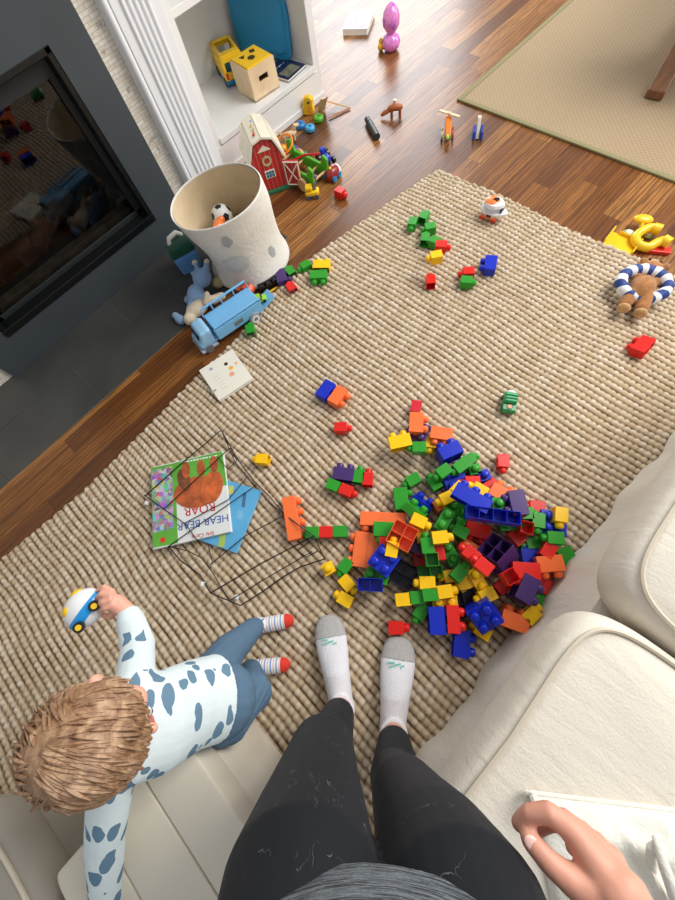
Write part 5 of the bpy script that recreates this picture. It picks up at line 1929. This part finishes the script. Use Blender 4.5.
# lower heap
block('green', 1, 1, 'side', 421, 611, 240, 'green block under the flat yellow and green row', group=Gh)
block('yellow', 2, 1, 'up', 444, 602, 0, 'yellow block under the right end of the flat row', group=Gh)
block('yellow', 1, 1, 'side', 403, 599.5, 5, 'yellow block at the left end of the flat row', group=Gh, zmin=.03)
block('green', 1, 1, 'side', 416.7, 597.5, 5, 'left green block of the flat row', group=Gh, zmin=.03)
block('green', 1, 1, 'side', 430, 594.5, 5, 'right green block of the flat row', group=Gh, zmin=.03)
block('yellow', 1, 1, 'side', 444, 591.7, 8, 'yellow block at the right end of the flat row', group=Gh, zmin=.03)
block('yellow', 1, 1, 'side', 451, 576, 190, 'yellow block left of the lower green one', group=Gh)
block('yellow', 1, 1, 'side', 464, 584, 210, 'yellow block with a plain face below the green one', group=Gh)
block('green', 1, 1, 'side', 458.5, 573.5, 50, 'green block resting on yellow ones in the lower heap', group=Gh)
block('yellow', 2, 1, 'up', 477, 581, -60, 'yellow two-stud block below the red pair', group=Gh)
block('yellow', 1, 1, 'side', 487, 595, 205, 'yellow block above the blue studded block', group=Gh)
block('dark purple', 2, 2, 'down', 464, 603.5, 12, 'open dark purple block in the lower heap', group=Gh)
block('yellow', 1, 1, 'side', 482, 631, 145, 'lowest yellow block in front of the blue studded one', group=Gh)
block('blue', 2, 2, 'up', 484, 614, 40, 'blue studded block tilted towards the standing adult', group=Gh, zmin=.02, tilt=-20, tilt2=14)
block('blue', 2, 2, 'side', 436, 620, 0, 'tall blue block joined to a red one in the lower heap', group=Gh, tilt2=0)
block('red', 2, 1, 'side', 452.5, 619, -2, 'red two-stud block joined to the tall blue one', group=Gh, zmin=.018, h=.034)
block('blue', 2, 1, 'side', 461, 643, -12, 'blue two-stud block nearest the feet', group=Gh)

# ---------------------------------------------------------------- white pillow on the sofa
M_pil = fabric('white_cotton_pillowcase', (232, 228, 218), .5)
cA, cB, cC, cD = at(533, 801, .515), at(700, 822, .515), at(760, 985, .515), at(575, 985, .515)
po = (cA + cB + cC + cD) / 4
po.z = .482
pw = T('pillow', 'crumpled white pillow lying on the sofa beside the adult hand', 'pillow', po)
nn_ = 44
top, bot = [], []
for i in range(nn_ + 1):
    for j in range(nn_ + 1):
        u, v = i / nn_, j / nn_
        p = cA.lerp(cB, u).lerp(cD.lerp(cC, u), v)
        eu, ev = 1 - abs(2 * u - 1) ** 3, 1 - abs(2 * v - 1) ** 3
        e = max(0, eu * ev) ** .5
        fold = .012 * math.exp(-((u - .50 - .25 * v) / .035) ** 2) * min(1, v * 3) + .007 * math.exp(-((u - .2 - .3 * v) / .03) ** 2) + .008 * math.exp(-((u - .82 + .1 * v) / .04) ** 2)
        wv_ = .004 * math.sin(u * 17 + v * 9) + .003 * math.sin(v * 23 - u * 6)
        top.append(Vector((p.x, p.y, .486 + .034 * e + (fold + wv_) * e)))
        bot.append(Vector((p.x, p.y, .484 + .0 * e)))
vs = top + bot
K = nn_ + 1
fs = []
for i in range(nn_):
    for j in range(nn_):
        a0, a1, a2, a3 = i * K + j, (i + 1) * K + j, (i + 1) * K + j + 1, i * K + j + 1
        fs.append((a0, a1, a2, a3))
        fs.append((a0 + K * K, a3 + K * K, a2 + K * K, a1 + K * K))
bd = [i * K for i in range(nn_ + 1)] + [nn_ * K + j for j in range(1, K)] + [i * K + nn_ for i in range(nn_ - 1, -1, -1)] + [j for j in range(nn_ - 1, 0, -1)]
for k in range(len(bd)):
    a0, a1 = bd[k], bd[(k + 1) % len(bd)]
    fs.append((a0, a1, a1 + K * K, a0 + K * K))
G(po).add(vs, fs).out('pillowcase', M_pil, pw)
g = G(po)
ed = [top[k] + Vector((0, 0, .001)) for k in range(0, nn_ * K + 1, K)]
g.tube(ed, .004, 8)
g.tube([cA + Vector((.0, .0, -.024)), cA + Vector((.004, 0, -.008)), cA.lerp(cD, .12) + Vector((.006, 0, .0))], [.006, .007, .005], 8, round_=True)
g.out('hem', M_pil, pw)
f0, f1, f2 = at(655, 836, .54), at(664, 866, .55), at(676, 900, .545)
G(po).tube([at(650, 870, .52), at(652, 848, .535), f0, f1, f2], [.008, .007, .005, .007, .008], 10, round_=True).out('fold', M_pil, pw)

# ---------------------------------------------------------------- standing adult
Fd, Rd = Vector((.762, .648, 0)), Vector((.648, -.762, 0))


def A(r, f, z):
    return Rd * r + Fd * f + Vector((0, 0, z))


M_skin = mat('fair_skin', (216, 156, 134), .5, var=.05, vscale=18, bump=.06, bscale=200, sss=.12)
a = NT('black_leggings_knit', .75)
co = a.tc.outputs['Object']
n1 = a.noise(co, 26, 2, .5, 1.2)
thin = a.math('LESS_THAN', a.math('ABSOLUTE', a.math('SUBTRACT', n1, .5)), .0035)
msk = a.math('GREATER_THAN', a.noise(a.map(co, (1, 1, 1), loc=(3, 1, 2)), 22, 2), .57)
a.b.inputs['Specular IOR Level'].default_value = .25
a.b.inputs['Sheen Weight'].default_value = .04
a.bump(a.noise(co, 500, 2), .15, .001)
M_leg = a.col(a.mix(a.math('MULTIPLY', a.math('MULTIPLY', thin, msk), .55), (19, 24, 31), (116, 120, 128)))
M_sock = mat('white_cotton_sock', (226, 226, 232), .9, var=.04, bump=.4, bscale=260)
M_toe = mat('grey_knit_toe', (176, 174, 174), .9, var=.1, vscale=160, bump=.4, bscale=260)
M_mint = mat('mint_print', (134, 206, 196), .8)
a = NT('heathered_grey_jersey', .85)
nz = a.noise(a.map(a.tc.outputs['Object'], (6, 6, 130), (0, 0, 0)), 3.2, 3, .6, .4)
nz2 = a.noise(a.tc.outputs['Object'], 300, 2)
M_shirt = a.col(a.ramp(a.math('ADD', a.math('MULTIPLY', nz, .85), a.math('MULTIPLY', nz2, .15)), [(.38, (34, 38, 44)), (.48, (66, 74, 82)), (.54, (128, 138, 146)), (.62, (70, 78, 88))]))

ro = A(-.06, -.24, .0)
ad = T('person', 'adult standing on the rug in black leggings, white socks and grey heathered top', 'person', (ro.x, ro.y, .014))
o = Vector((ro.x, ro.y, .014))
legL = [((-.130, -.285, .085), .034), ((-.130, -.285, .14), .037), ((-.132, -.302, .30), .052), ((-.127, -.288, .40), .050), ((-.120, -.262, .465), .056), ((-.112, -.272, .56), .064), ((-.102, -.285, .66), .075), ((-.092, -.295, .76), .084), ((-.084, -.328, .85), .076)]
legR = [((.010, -.330, .085), .034), ((.010, -.33, .14), .037), ((.012, -.348, .30), .052), ((.018, -.332, .40), .050), ((.026, -.312, .465), .056), ((.042, -.308, .56), .065), ((.060, -.303, .66), .076), ((.074, -.302, .76), .085), ((.082, -.328, .85), .076)]


def leg(g, L, dr, k0=0):
    g.tube([A(*p) for p, r in L[k0:]], [r + dr for p, r in L[k0:]], 20, round_=True, xh=Rd)


def foot(g, pts, dr=0.0, k0=0):
    g.tube([A(*p) for p, r in pts[k0:]], [(r[0] + dr, r[1] + dr) for p, r in pts[k0:]], 20, xh=Rd)


ftL = [((-.127, -.322, .040), (.010, .010)), ((-.128, -.315, .042), (.024, .022)), ((-.130, -.295, .044), (.029, .028)), ((-.140, -.25, .052), (.031, .034)), ((-.150, -.21, .052), (.034, .034)), ((-.163, -.16, .044), (.040, .028)), ((-.173, -.12, .038), (.042, .022)), ((-.180, -.090, .034), (.038, .018)), ((-.186, -.068, .032), (.028, .013)), ((-.189, -.058, .031), (.012, .007))]
ftL = [(p, (r[0] * 1.12, r[1])) for p, r in ftL]
ftR = [((.006 - (p[0] + .13) * .38, p[1] - .046, p[2]), (r[0] * 1.04, r[1])) for p, r in ftL]
torso = [((0, -.342, .80), (.09, .06)), ((0, -.345, .88), (.144, .085)), ((0, -.328, .98), (.130, .088)), ((0, -.315, 1.08), (.122, .095)), ((0, -.318, 1.20), (.142, .105)), ((0, -.325, 1.30), (.160, .085)), ((0, -.33, 1.355), (.10, .06)), ((0, -.325, 1.40), (.052, .052)), ((0, -.315, 1.46), (.050, .050))]
g = G(o)
leg(g, legL, -.006)
leg(g, legR, -.006)
foot(g, ftL, -.004)
foot(g, ftR, -.004)
g.tube([A(*p) for p, r in torso], [r for p, r in torso], 24, xh=Rd)
for s in (-1, 1):
    g.ball(A(s * .085, -.385, .87), (.07, .07, .07))
    g.ball(A(s * .065, -.235, 1.20), (.05, .045, .05))
# head with face
hc = A(0, -.29, 1.545)
Bh = Matrix((Rd, Fd, Vector((0, 0, 1)))).transposed()
g.ball(hc, (.073, .092, .105), Bh, 24, 16)
g.ball(hc + Bh @ Vector((0, .030, -.060)), (.048, .055, .045), Bh)
g.tube([hc + Bh @ Vector((0, .086, .015)), hc + Bh @ Vector((0, .108, -.022))], [.009, .013], 10, round_=True)
for s in (-1, 1):
    g.ball(hc + Bh @ Vector((s * .074, -.005, -.01)), (.008, .018, .028), Bh)
# right arm, resting at the thigh
sh, el, wr_ = A(.175, -.335, 1.30), A(.270, -.43, 1.05), at(632, 915, .79)
g.tube([sh, sh.lerp(el, .5), el], [.046, .040, .034], 16, round_=True)
g.tube([el, el.lerp(wr_, .35), el.lerp(wr_, .75), wr_], [.035, .036, .028, .025], 16, round_=True)
wr2 = at(622, 900, .783)
mc = [at(571, 830, .768), at(586, 838, .757), at(598, 846, .747), at(612, 858, .738)]
for q in mc:
    g.tube([wr_, wr2.lerp(q, .15), q], [.020, .018, .0125], 12, round_=True)
g.tube([wr2, at(602, 870, .765)], [.027, .020], 14, round_=True)
fing = [
    [mc[0], at(548, 812, .772), at(530, 814, .764), at(519, 823, .754)],
    [mc[1], at(564, 819, .750), at(547, 822, .738), at(534, 830, .728)],
    [mc[2], at(584, 832, .730), at(574, 838, .712), at(573, 848, .700)],
    [mc[3], at(597, 846, .718), at(590, 855, .702), at(594, 864, .696)],
]
for k, f in enumerate(fing):
    r = [.0118, .0108, .0098, .0086] if k < 3 else [.010, .009, .0085, .0075]
    g.tube(f, r, 12, round_=True)
g.tube([at(606, 898, .780), at(575, 884, .776), at(549, 862, .774), at(530, 840, .768)], [.018, .0140, .0115, .0098], 12, round_=True)
# left arm holds the camera up out of view
sl, ell, wl = A(-.175, -.335, 1.30), A(-.27, -.45, 1.10), A(-.12, -.20, 1.36)
g.tube([sl, sl.lerp(ell, .5), ell], [.046, .040, .034], 16, round_=True)
g.tube([ell, ell.lerp(wl, .4), wl], [.035, .034, .024], 16, round_=True)
for k in range(4):
    b0 = wl + A(.012, .03 , .03 - .018 * k)
    g.tube([wl, b0, b0 + A(.018, .028, .006), b0 + A(.045, .02, .008)], [.018, .011, .010, .008], 10, round_=True)
g.tube([wl, wl + A(.03, .0, .03), wl + A(.045, .02, .045)], [.018, .012, .009], 10, round_=True)
body = g.out('body', M_skin, ad, voxel=.0032, sm=3)
# nails
M_nail = mat('pale_pink_nail', (240, 200, 190), .25)
def nail(tip, prev, R_up, parent, w=.0062, l=.0075, off=.008):
    d = (tip - prev).normalized()
    B = basis(R_up, d)
    G(o).ball(tip + Vector(R_up).normalized() * off + d * .001, (l, w, .0016), B, 12, 8).out('nail', M_nail, parent)
nail(at(530, 840, .768), at(549, 862, .774), Vector((0, 0, 1)), ad)
# face of the adult
M_eye, M_iris = mat('eye_white', (240, 238, 234), .3), mat('brown_iris', (70, 50, 36), .2)
M_lip = mat('lip', (196, 110, 104), .5)
for s in (-1, 1):
    e_ = G(o).ball(hc + Bh @ Vector((s * .030, .080, .012)), .011).out('eye', M_eye, ad)
    G(o).ball(hc + Bh @ Vector((s * .030, .0885, .010)), .0048).out('iris', M_iris, e_)
G(o).tube([hc + Bh @ Vector((x, .094 - abs(x) * .35, -.048)) for x in (-.022, -.01, 0, .01, .022)], [.003, .005, .0055, .005, .003], 8, round_=True).out('mouth', M_lip, ad)
M_hairA = mat('dark_blond_hair', (110, 80, 54), .6, var=.3, vscale=20, stretch=(1, 1, 6), bump=.4)
g = G(o)
g.ball(hc + Bh @ Vector((0, -.018, .022)), (.083, .090, .098), Bh, 24, 16)
g.tube([hc + Bh @ Vector((0, -.085, .0)), hc + Bh @ Vector((0, -.100, -.10)), hc + Bh @ Vector((0, -.105, -.22))], [(.06, .04), (.055, .03), (.035, .018)], 16, round_=False, xh=Rd)
g.out('hair', M_hairA, ad, voxel=.006, sm=4)

# leggings
g = G(o)
legL2 = [((-.130, -.285, .132), .038)] + legL[2:]
legR2 = [((.010, -.33, .150), .039)] + legR[2:]
for L in (legL2, legR2):
    pts = [A(*p) for p, r in L]
    g.tube(pts, [r + .0015 for p, r in L], 24, xh=Rd)
g.tube([A(0, -.345, .81), A(0, -.345, .87), A(0, -.338, .95), A(0, -.325, 1.0)], [(.11, .07), (.154, .092), (.142, .092), (.130, .090)], 24, xh=Rd)
for s in (-1, 1):
    g.ball(A(s * .085, -.385, .87), (.078, .078, .078))
g.out('leggings', M_leg, ad, voxel=.0045, sm=4)
# top
g = G(o)
sh_ = [((0.006, -.345, .822), (.170, .110)), ((0.004, -.338, .88), (.170, .114)), ((0, -.325, .97), (.162, .119)), ((0, -.318, 1.08), (.140, .112)), ((0, -.318, 1.20), (.156, .120)), ((0, -.325, 1.30), (.172, .096)), ((0, -.33, 1.36), (.11, .068)), ((0, -.327, 1.385), (.075, .062))]
g.tube([A(*p) for p, r in sh_], [(r[0], r[1]) for p, r in sh_], 32, xh=Rd)
for s in (-1, 1):
    g.ball(A(s * .065, -.225, 1.20), (.055, .05, .055))
g.tube([sh, sh.lerp(el, .5)], [.056, .050], 18, round_=True)
g.tube([sl, sl.lerp(ell, .5)], [.056, .050], 18, round_=True)
g.out('top', M_shirt, ad, voxel=.005, sm=4)
# socks
for ft, ank, lg in ((ftL, (-.130, -.287, .06), (334, 634)), (ftR, (.010, -.332, .06), (399, 657))):
    g = G(o)
    foot(g, ft, .0)
    g.tube([A(ank[0], ank[1], .045), A(ank[0], ank[1], .07), A(ank[0], ank[1], .090)], [.034, .036, .037], 20, round_=False, xh=Rd)
    so_ = g.out('sock', M_sock, ad, voxel=.003, sm=3)
    g = G(o)
    tp = [((p[0], p[1], p[2]), (r[0] + .0012, r[1] + .0012)) for p, r in ft[6:]]
    foot(g, tp)
    g.out('toe_cap', M_toe, so_, voxel=.003, sm=2)
    q6, q5 = ft[6][0], ft[5][0]
    base = Vector(q5).lerp(Vector(q6), .72)
    rz_ = ft[6][1][1] + .0035
    g = G(o)
    cx0 = A(base.x - .004, base.y, base.z + rz_)
    for k, (dx, dy, l_) in enumerate(((-.014, .009, .015), (-.012, -.001, .012), (.004, .005, .013), (.016, .001, .010), (.008, -.009, .010))):
        g.box(cx0 + A(dx, dy, -.06 * abs(dx)), (l_ * 1.3, .0042, .0016), RZ(math.atan2(Rd.y, Rd.x) + .15 * k))
    g.out('printed_mark', M_mint, so_, smooth=False)

# ---------------------------------------------------------------- toddler
Gk, Lk = Vector((.69, -.72, 0)).normalized(), Vector((.72, .69, 0)).normalized()
ko = at(255, 650, 0)
kid = T('toddler', 'toddler standing beside the ottoman in whale print shirt and blue pants', 'toddler', (ko.x, ko.y, .014))
o = Vector((ko.x, ko.y, .014))
M_ks = mat('toddler_skin', (240, 178, 156), .5, var=.04, bump=.04, bscale=160, sss=.15)
M_pants = fabric('slate_blue_jersey', (92, 120, 146), .35)
a = NT('whale_print_jersey', .85)
co = a.tc.outputs['Object']
v1 = a.map(co, (1, 1, 1), (0, 0, -math.atan2(Lk.y, Lk.x)))
v2 = a.map(v1, (14, 38, 36))
wv3 = a.n('VectorMath', operation='ADD')
nv = a.n('TexNoise')
a.put(nv, 'Vector', v1)
nv.inputs['Scale'].default_value = 22
sc3 = a.n('VectorMath', operation='SCALE')
a.put(sc3, 0, nv.outputs[1])
sc3.inputs[3].default_value = .9
a.put(wv3, 0, v2)
a.put(wv3, 1, sc3.outputs[0])
vo = a.n('TexVoronoi')
a.put(vo, 'Vector', wv3.outputs[0])
vo.inputs['Scale'].default_value = 1.0
vo.inputs['Randomness'].default_value = .75
d_ = a.math('LESS_THAN', vo.outputs[0], .43)
sp = a.n('SeparateColor')
a.put(sp, 0, vo.outputs[1])
keep = a.math('GREATER_THAN', sp.outputs[0], .22)
a.b.inputs['Specular IOR Level'].default_value = .15
a.bump(a.noise(co, 30, 3), .35, .006)
M_wh = a.col(a.mix(a.math('MULTIPLY', d_, keep), (220, 234, 238), (104, 136, 160)))
# joints
hipC, waist, chest, shC = at(222, 700, .33), at(192, 704, .42), at(158, 722, .50), at(128, 733, .555)
shL, elL, wrL = at(134, 690, .545), at(138, 645, .465), at(128, 612, .475)
shR, elR, wrR = at(112, 776, .545), at(105, 838, .475), at(106, 905, .400)
anL, anR = at(257, 625, .06), at(250, 668, .06)
knL, knR = at(228, 652, .19), at(253, 692, .19)
hL, hR = at(210, 682, .30), at(225, 716, .30)
hdC = at(91, 739, .672)
pit = math.radians(33)
Uh = (Vector((0, 0, 1)) * math.cos(pit) + Gk * math.sin(pit)).normalized()
Fh = (Gk * math.cos(pit) - Vector((0, 0, 1)) * math.sin(pit)).normalized()
Bk = Matrix((-Lk, Fh, Uh)).transposed()      # x right of the child, y front, z up
g = G(o)
g.tube([hipC, waist, chest, shC, shC + Vector((0, 0, .02))], [(.070, .060), (.072, .062), (.074, .058), (.066, .045), (.035, .032)], 20, xh=Lk)
g.tube([shC, hdC - Uh * .045], [.034, .034], 14, round_=True)
for a0, a1, a2, a3 in ((shL, elL, wrL, 1), (shR, elR, wrR, 2)):
    g.tube([a0, a1, a2], [.028, .024, .017], 12, round_=True)
for h_, k_, n_ in ((hL, knL, anL), (hR, knR, anR)):
    g.tube([h_, k_, n_], [.045, .034, .021], 12, round_=True)
# feet
tL, tR = at(287, 621, .028), at(283, 665, .028)
heL, heR = at(258, 626, .034), at(252, 668, .034)
for h_, t_, n_ in ((heL, tL, anL), (heR, tR, anR)):
    g.tube([h_, t_], [.018, .017], 12, round_=True)
    g.tube([n_, h_], [.020, .018], 12, round_=True)
# head
g.ball(hdC, (.068, .078, .080), Bk, 28, 18)
g.ball(hdC + Bk @ Vector((0, .030, -.040)), (.050, .048, .040), Bk, 20, 12)
for s in (-1, 1):
    g.ball(hdC + Bk @ Vector((s * .036, .045, -.030)), (.024, .026, .022), Bk)       # cheeks
    g.tube([hdC + Bk @ Vector((s * .068, .000, -.028)), hdC + Bk @ Vector((s * .074, -.008, .004))], [.007, .011], 10, round_=True)
g.ball(hdC + Bk @ Vector((0, .082, -.014)), (.0085, .009, .008), Bk)
# left hand round the toy
tcar = at(84, 608, .478)
pal = at(116, 603, .478)
g.tube([wrL, pal], [.017, .019], 12, round_=True)
for k, (x1, y1, x2, y2, x3, y3, dz) in enumerate(((112, 591, 104, 587, 98, 590, .012), (110, 594, 101, 594, 97, 598, .018), (110, 599, 103, 602, 98, 604, .018), (112, 605, 105, 608, 101, 610, .012))):
    g.tube([pal, at(x1, y1, .482 + dz), at(x2, y2, .482 + dz), at(x3, y3, .478 + dz * .6)], [.009, .0070, .0064, .0056], 10, round_=True)
g.tube([at(117, 608, .474), at(110, 617, .462), at(103, 615, .455)], [.010, .0075, .0065], 10, round_=True)
# right hand flat on the ottoman
wpr = at(106, 928, .378)
g.tube([wrR, wpr], [.017, .016], 12, round_=True)
dd_ = (wpr - wrR)
dd_.z = 0
dd_.normalize()
sd_ = Vector((-dd_.y, dd_.x, 0))
for k in range(4):
    b0 = wpr + dd_ * .012 + sd_ * (.0125 * (k - 1.5)) + Vector((0, 0, -.003))
    g.tube([b0, b0 + dd_ * .018 + sd_ * (.004 * (k - 1.5)), b0 + dd_ * (.030 - .003 * abs(k - 1.5)) + sd_ * (.006 * (k - 1.5)) - Vector((0, 0, .005))], [.008, .0068, .0055], 8, round_=True)
g.tube([wpr, wpr + sd_ * -.026 + dd_ * .012 - Vector((0, 0, .005))], [.010, .006], 8, round_=True)
g.out('body', M_ks, kid, voxel=.003, sm=2)
for s in (-1, 1):
    e_ = G(o).ball(hdC + Bk @ Vector((s * .026, .068, .004)), .0088).out('eye', M_eye, kid)
    G(o).ball(hdC + Bk @ Vector((s * .026, .0745, .002)), .0044).out('iris', mat('blue_grey_iris', (60, 84, 110), .2), e_)
G(o).tube([hdC + Bk @ Vector((x, .0835 - abs(x) * .4, -.042)) for x in (-.013, -.006, 0, .006, .013)], [.002, .0035, .004, .0035, .002], 8, round_=True).out('mouth', M_lip, kid)
# hair
a = NT('light_brown_fine_hair', .55)
nzh = a.noise(a.tc.outputs['Object'], 34, 4, .7, 1.0)
M_kh = a.col(a.ramp(nzh, [(.3, (104, 74, 52)), (.47, (150, 114, 84)), (.6, (182, 148, 116)), (.75, (210, 182, 152))]))
g = G(o)
rk = random.Random(11)


def scalp(th, ph, s=1.0):
    """th from the crown, ph 0 = front"""
    x, y, z = math.sin(th) * math.sin(ph), math.sin(th) * math.cos(ph), math.cos(th)
    return hdC + Bk @ (Vector((x * .073, y * .082, z * .086)) * s)


def thmax(ph):
    c = math.cos(ph)
    return math.radians(98 - 34 * max(0, c) ** .8 + 26 * max(0, -c))


rings = []
for k in range(1, 15):
    ring = []
    for q in range(40):
        ph = 2 * PI * q / 40
        th = thmax(ph) * k / 14
        ring.append(scalp(th, ph, 1.02 - (.03 if k == 14 else 0)))
    rings.append(ring)
g.rings(rings, cap=True)
AX = Vector((.073, .082, .086))


def flow(p, d, n, step, lift0, lift1):
    """walk over the head from p (unit ellipsoid coordinates) along d"""
    out = []
    for s_ in range(n):
        t = s_ / (n - 1)
        q = p.normalized()
        out.append(hdC + Bk @ Vector((q.x * AX.x, q.y * AX.y, q.z * AX.z)) * (1 + lift0 + (lift1 - lift0) * t ** 1.4))
        tg = d - q * d.dot(q)
        if tg.length > 1e-4:
            tg.normalize()
        p = q + tg * step
    return out


for k in range(900):
    ph = rk.uniform(0, 2 * PI)
    t0 = thmax(ph) * rk.uniform(0, 1.0) ** .7
    p = Vector((math.sin(t0) * math.sin(ph), math.sin(t0) * math.cos(ph), math.cos(t0)))
    back = p.y < -.35 and p.z < .75
    side = p.x
    if back:
        d = Vector((side * .9 + rk.uniform(-.4, .4), -.2, -1.0))
    else:
        d = Vector((side * .55 + .35 + rk.uniform(-.22, .22), 1.0, -.15 + rk.uniform(-.15, .1)))
    n_ = 7
    st_ = rk.uniform(.06, .12)
    if not back and p.y > .35:
        st_ *= .5
    ps = flow(p, d, n_, st_, .022 + rk.uniform(0, .02), .03 + rk.uniform(0, .03) + (.10 if rk.random() < .05 else 0))
    w_ = rk.uniform(.7, 1.3)
    keep_ = []
    for q_ in ps:
        l_ = Bk.transposed() @ (q_ - hdC)
        e_ = Vector((l_.x / AX.x, l_.y / AX.y, l_.z / AX.z)).normalized()
        if math.acos(max(-1, min(1, e_.z))) > thmax(math.atan2(e_.x, e_.y)) * rk.uniform(1.0, 1.07):
            break
        keep_.append(q_)
    if len(keep_) < 3:
        continue
    while len(keep_) < 7:
        keep_.append(keep_[-1] + (keep_[-1] - keep_[-2]) * .25)
    ps = keep_
    g.tube(ps, [.0008 * w_, .0020 * w_, .0026 * w_, .0027 * w_, .0022 * w_, .0013 * w_, .0004], 5)
# loose wisps at the back of the head
for k in range(46):
    ph = PI + rk.uniform(-.75, .9)
    th = rk.uniform(.9, 1.9)
    p = Vector((math.sin(th) * math.sin(ph), math.sin(th) * math.cos(ph), math.cos(th)))
    ps = flow(p, Vector((rk.uniform(-.6, .6), -.3, -1)), 6, .11, .02, rk.uniform(.08, .20))
    g.tube(ps, [.0016, .0020, .0018, .0014, .0010, .0004], 5)
g.out('hair', M_kh, kid)
# shirt
g = G(o)
g.tube([at(216, 697, .37), waist, chest, shC, shC + Vector((0, 0, .016))], [(.084, .074), (.082, .072), (.084, .068), (.078, .055), (.048, .042)], 28, xh=Lk)
g.tube([shL, elL, elL.lerp(wrL, .8)], [.036, .033, .027], 16, round_=True)
g.tube([shR, elR, elR.lerp(wrR, .9)], [.037, .033, .027], 16, round_=True)
g.tube([shC.lerp(shL, .3), shL], [.042, .036], 14, round_=True)
g.tube([shC.lerp(shR, .3), shR], [.042, .037], 14, round_=True)
g.out('shirt', M_wh, kid, voxel=.004, sm=4)
# pants
g = G(o)
g.ball(hipC, (.078, .076, .072), Matrix((Lk, Gk, Vector((0, 0, 1)))).transposed())
g.tube([hipC, waist], [(.078, .068), (.079, .069)], 20, xh=Lk)
g.tube([hL, knL, knL.lerp(anL, .88)], [.060, .046, .031], 16, round_=True)
g.tube([hR, knR, knR.lerp(anR, .88)], [.062, .050, .032], 16, round_=True)
g.out('pants', M_pants, kid, voxel=.004, sm=4)
for h_, t_, n_ in ((heL, tL, anL), (heR, tR, anR)):
    d = (t_ - h_)
    d.z = 0
    d.normalize()
    a = NT('striped_toddler_sock', .9)
    vd = a.n('VectorMath', operation='DOT_PRODUCT')
    a.put(vd, 0, a.tc.outputs['Object'])
    vd.inputs[1].default_value = d
    off = (t_ - o).dot(d)
    u = a.math('SUBTRACT', vd.outputs['Value'], off)     # 0 at the toe centre, negative back
    st1 = a.math('LESS_THAN', a.math('FRACT', a.math('DIVIDE', u, .017)), .22)
    st2 = a.math('LESS_THAN', a.math('FRACT', a.math('ADD', a.math('DIVIDE', u, .017), .45)), .10)
    c = a.mix(st1, (236, 236, 234), (110, 150, 206))
    c = a.mix(st2, c, (224, 130, 116))
    c = a.mix(a.math('GREATER_THAN', u, -.004), c, (216, 56, 40))
    g = G(o)
    g.tube([h_, h_.lerp(t_, .5), t_], [.0225, .0225, .0215], 18, round_=True)
    g.tube([n_, h_], [.0235, .0225], 18, round_=True)
    g.out('sock', a.col(c), kid, voxel=.003, sm=2)

# toy car held by the toddler
dl = (at(103, 589, .478) - at(74, 629, .478))
ax = dl.normalized()
upc = (at(66, 600, .478) - at(96, 616, .478))
upc = (upc - ax * upc.dot(ax)).normalized() * .9 + Vector((0, 0, .45))
Bc = basis(upc, ax)
hc_ = T('held_toy_car', 'white, yellow and blue rounded toy car held in the toddler hand', 'toy car', tcar)
hc_.rotation_euler = Bc.to_euler()
G().rings([[Vector((x * .046 * k_, y * .030 * k_, z)) for x, y in [(math.cos(t), math.sin(t)) for t in [2 * PI * q / 28 for q in range(28)]]] for z, k_ in ((-.020, .90), (-.016, .98), (-.002, 1.0), (.0, .98))]).out('blue_base', plastic('bright_blue_plastic', (30, 150, 224)), hc_)
G().ball((0, 0, -.001), (.043, .029, .038), n=24, m=16).out('white_dome', P_wht, hc_)
for v, r in (((.018, .0, .034), .013), ((-.016, -.016, .026), .011), ((-.022, .012, .026), .009)):
    d = Vector(v)
    G().ball((d.x, d.y, d.z - .003), (r, r * .8, .006), basis(Vector((d.x / .043 ** 2, d.y / .029 ** 2, d.z / .038 ** 2)))).out('yellow_spot', P_yel, hc_)
for x in (-.024, .024):
    for s in (-1, 1):
        w_ = G().cyl((x, s * .026, -.018), (x, s * .034, -.018), .011, n=18).out('wheel', P_blk, hc_)
        G().cyl((x, s * .0335, -.018), (x, s * .0355, -.018), .006, n=12).out('hub', P_yel, w_)
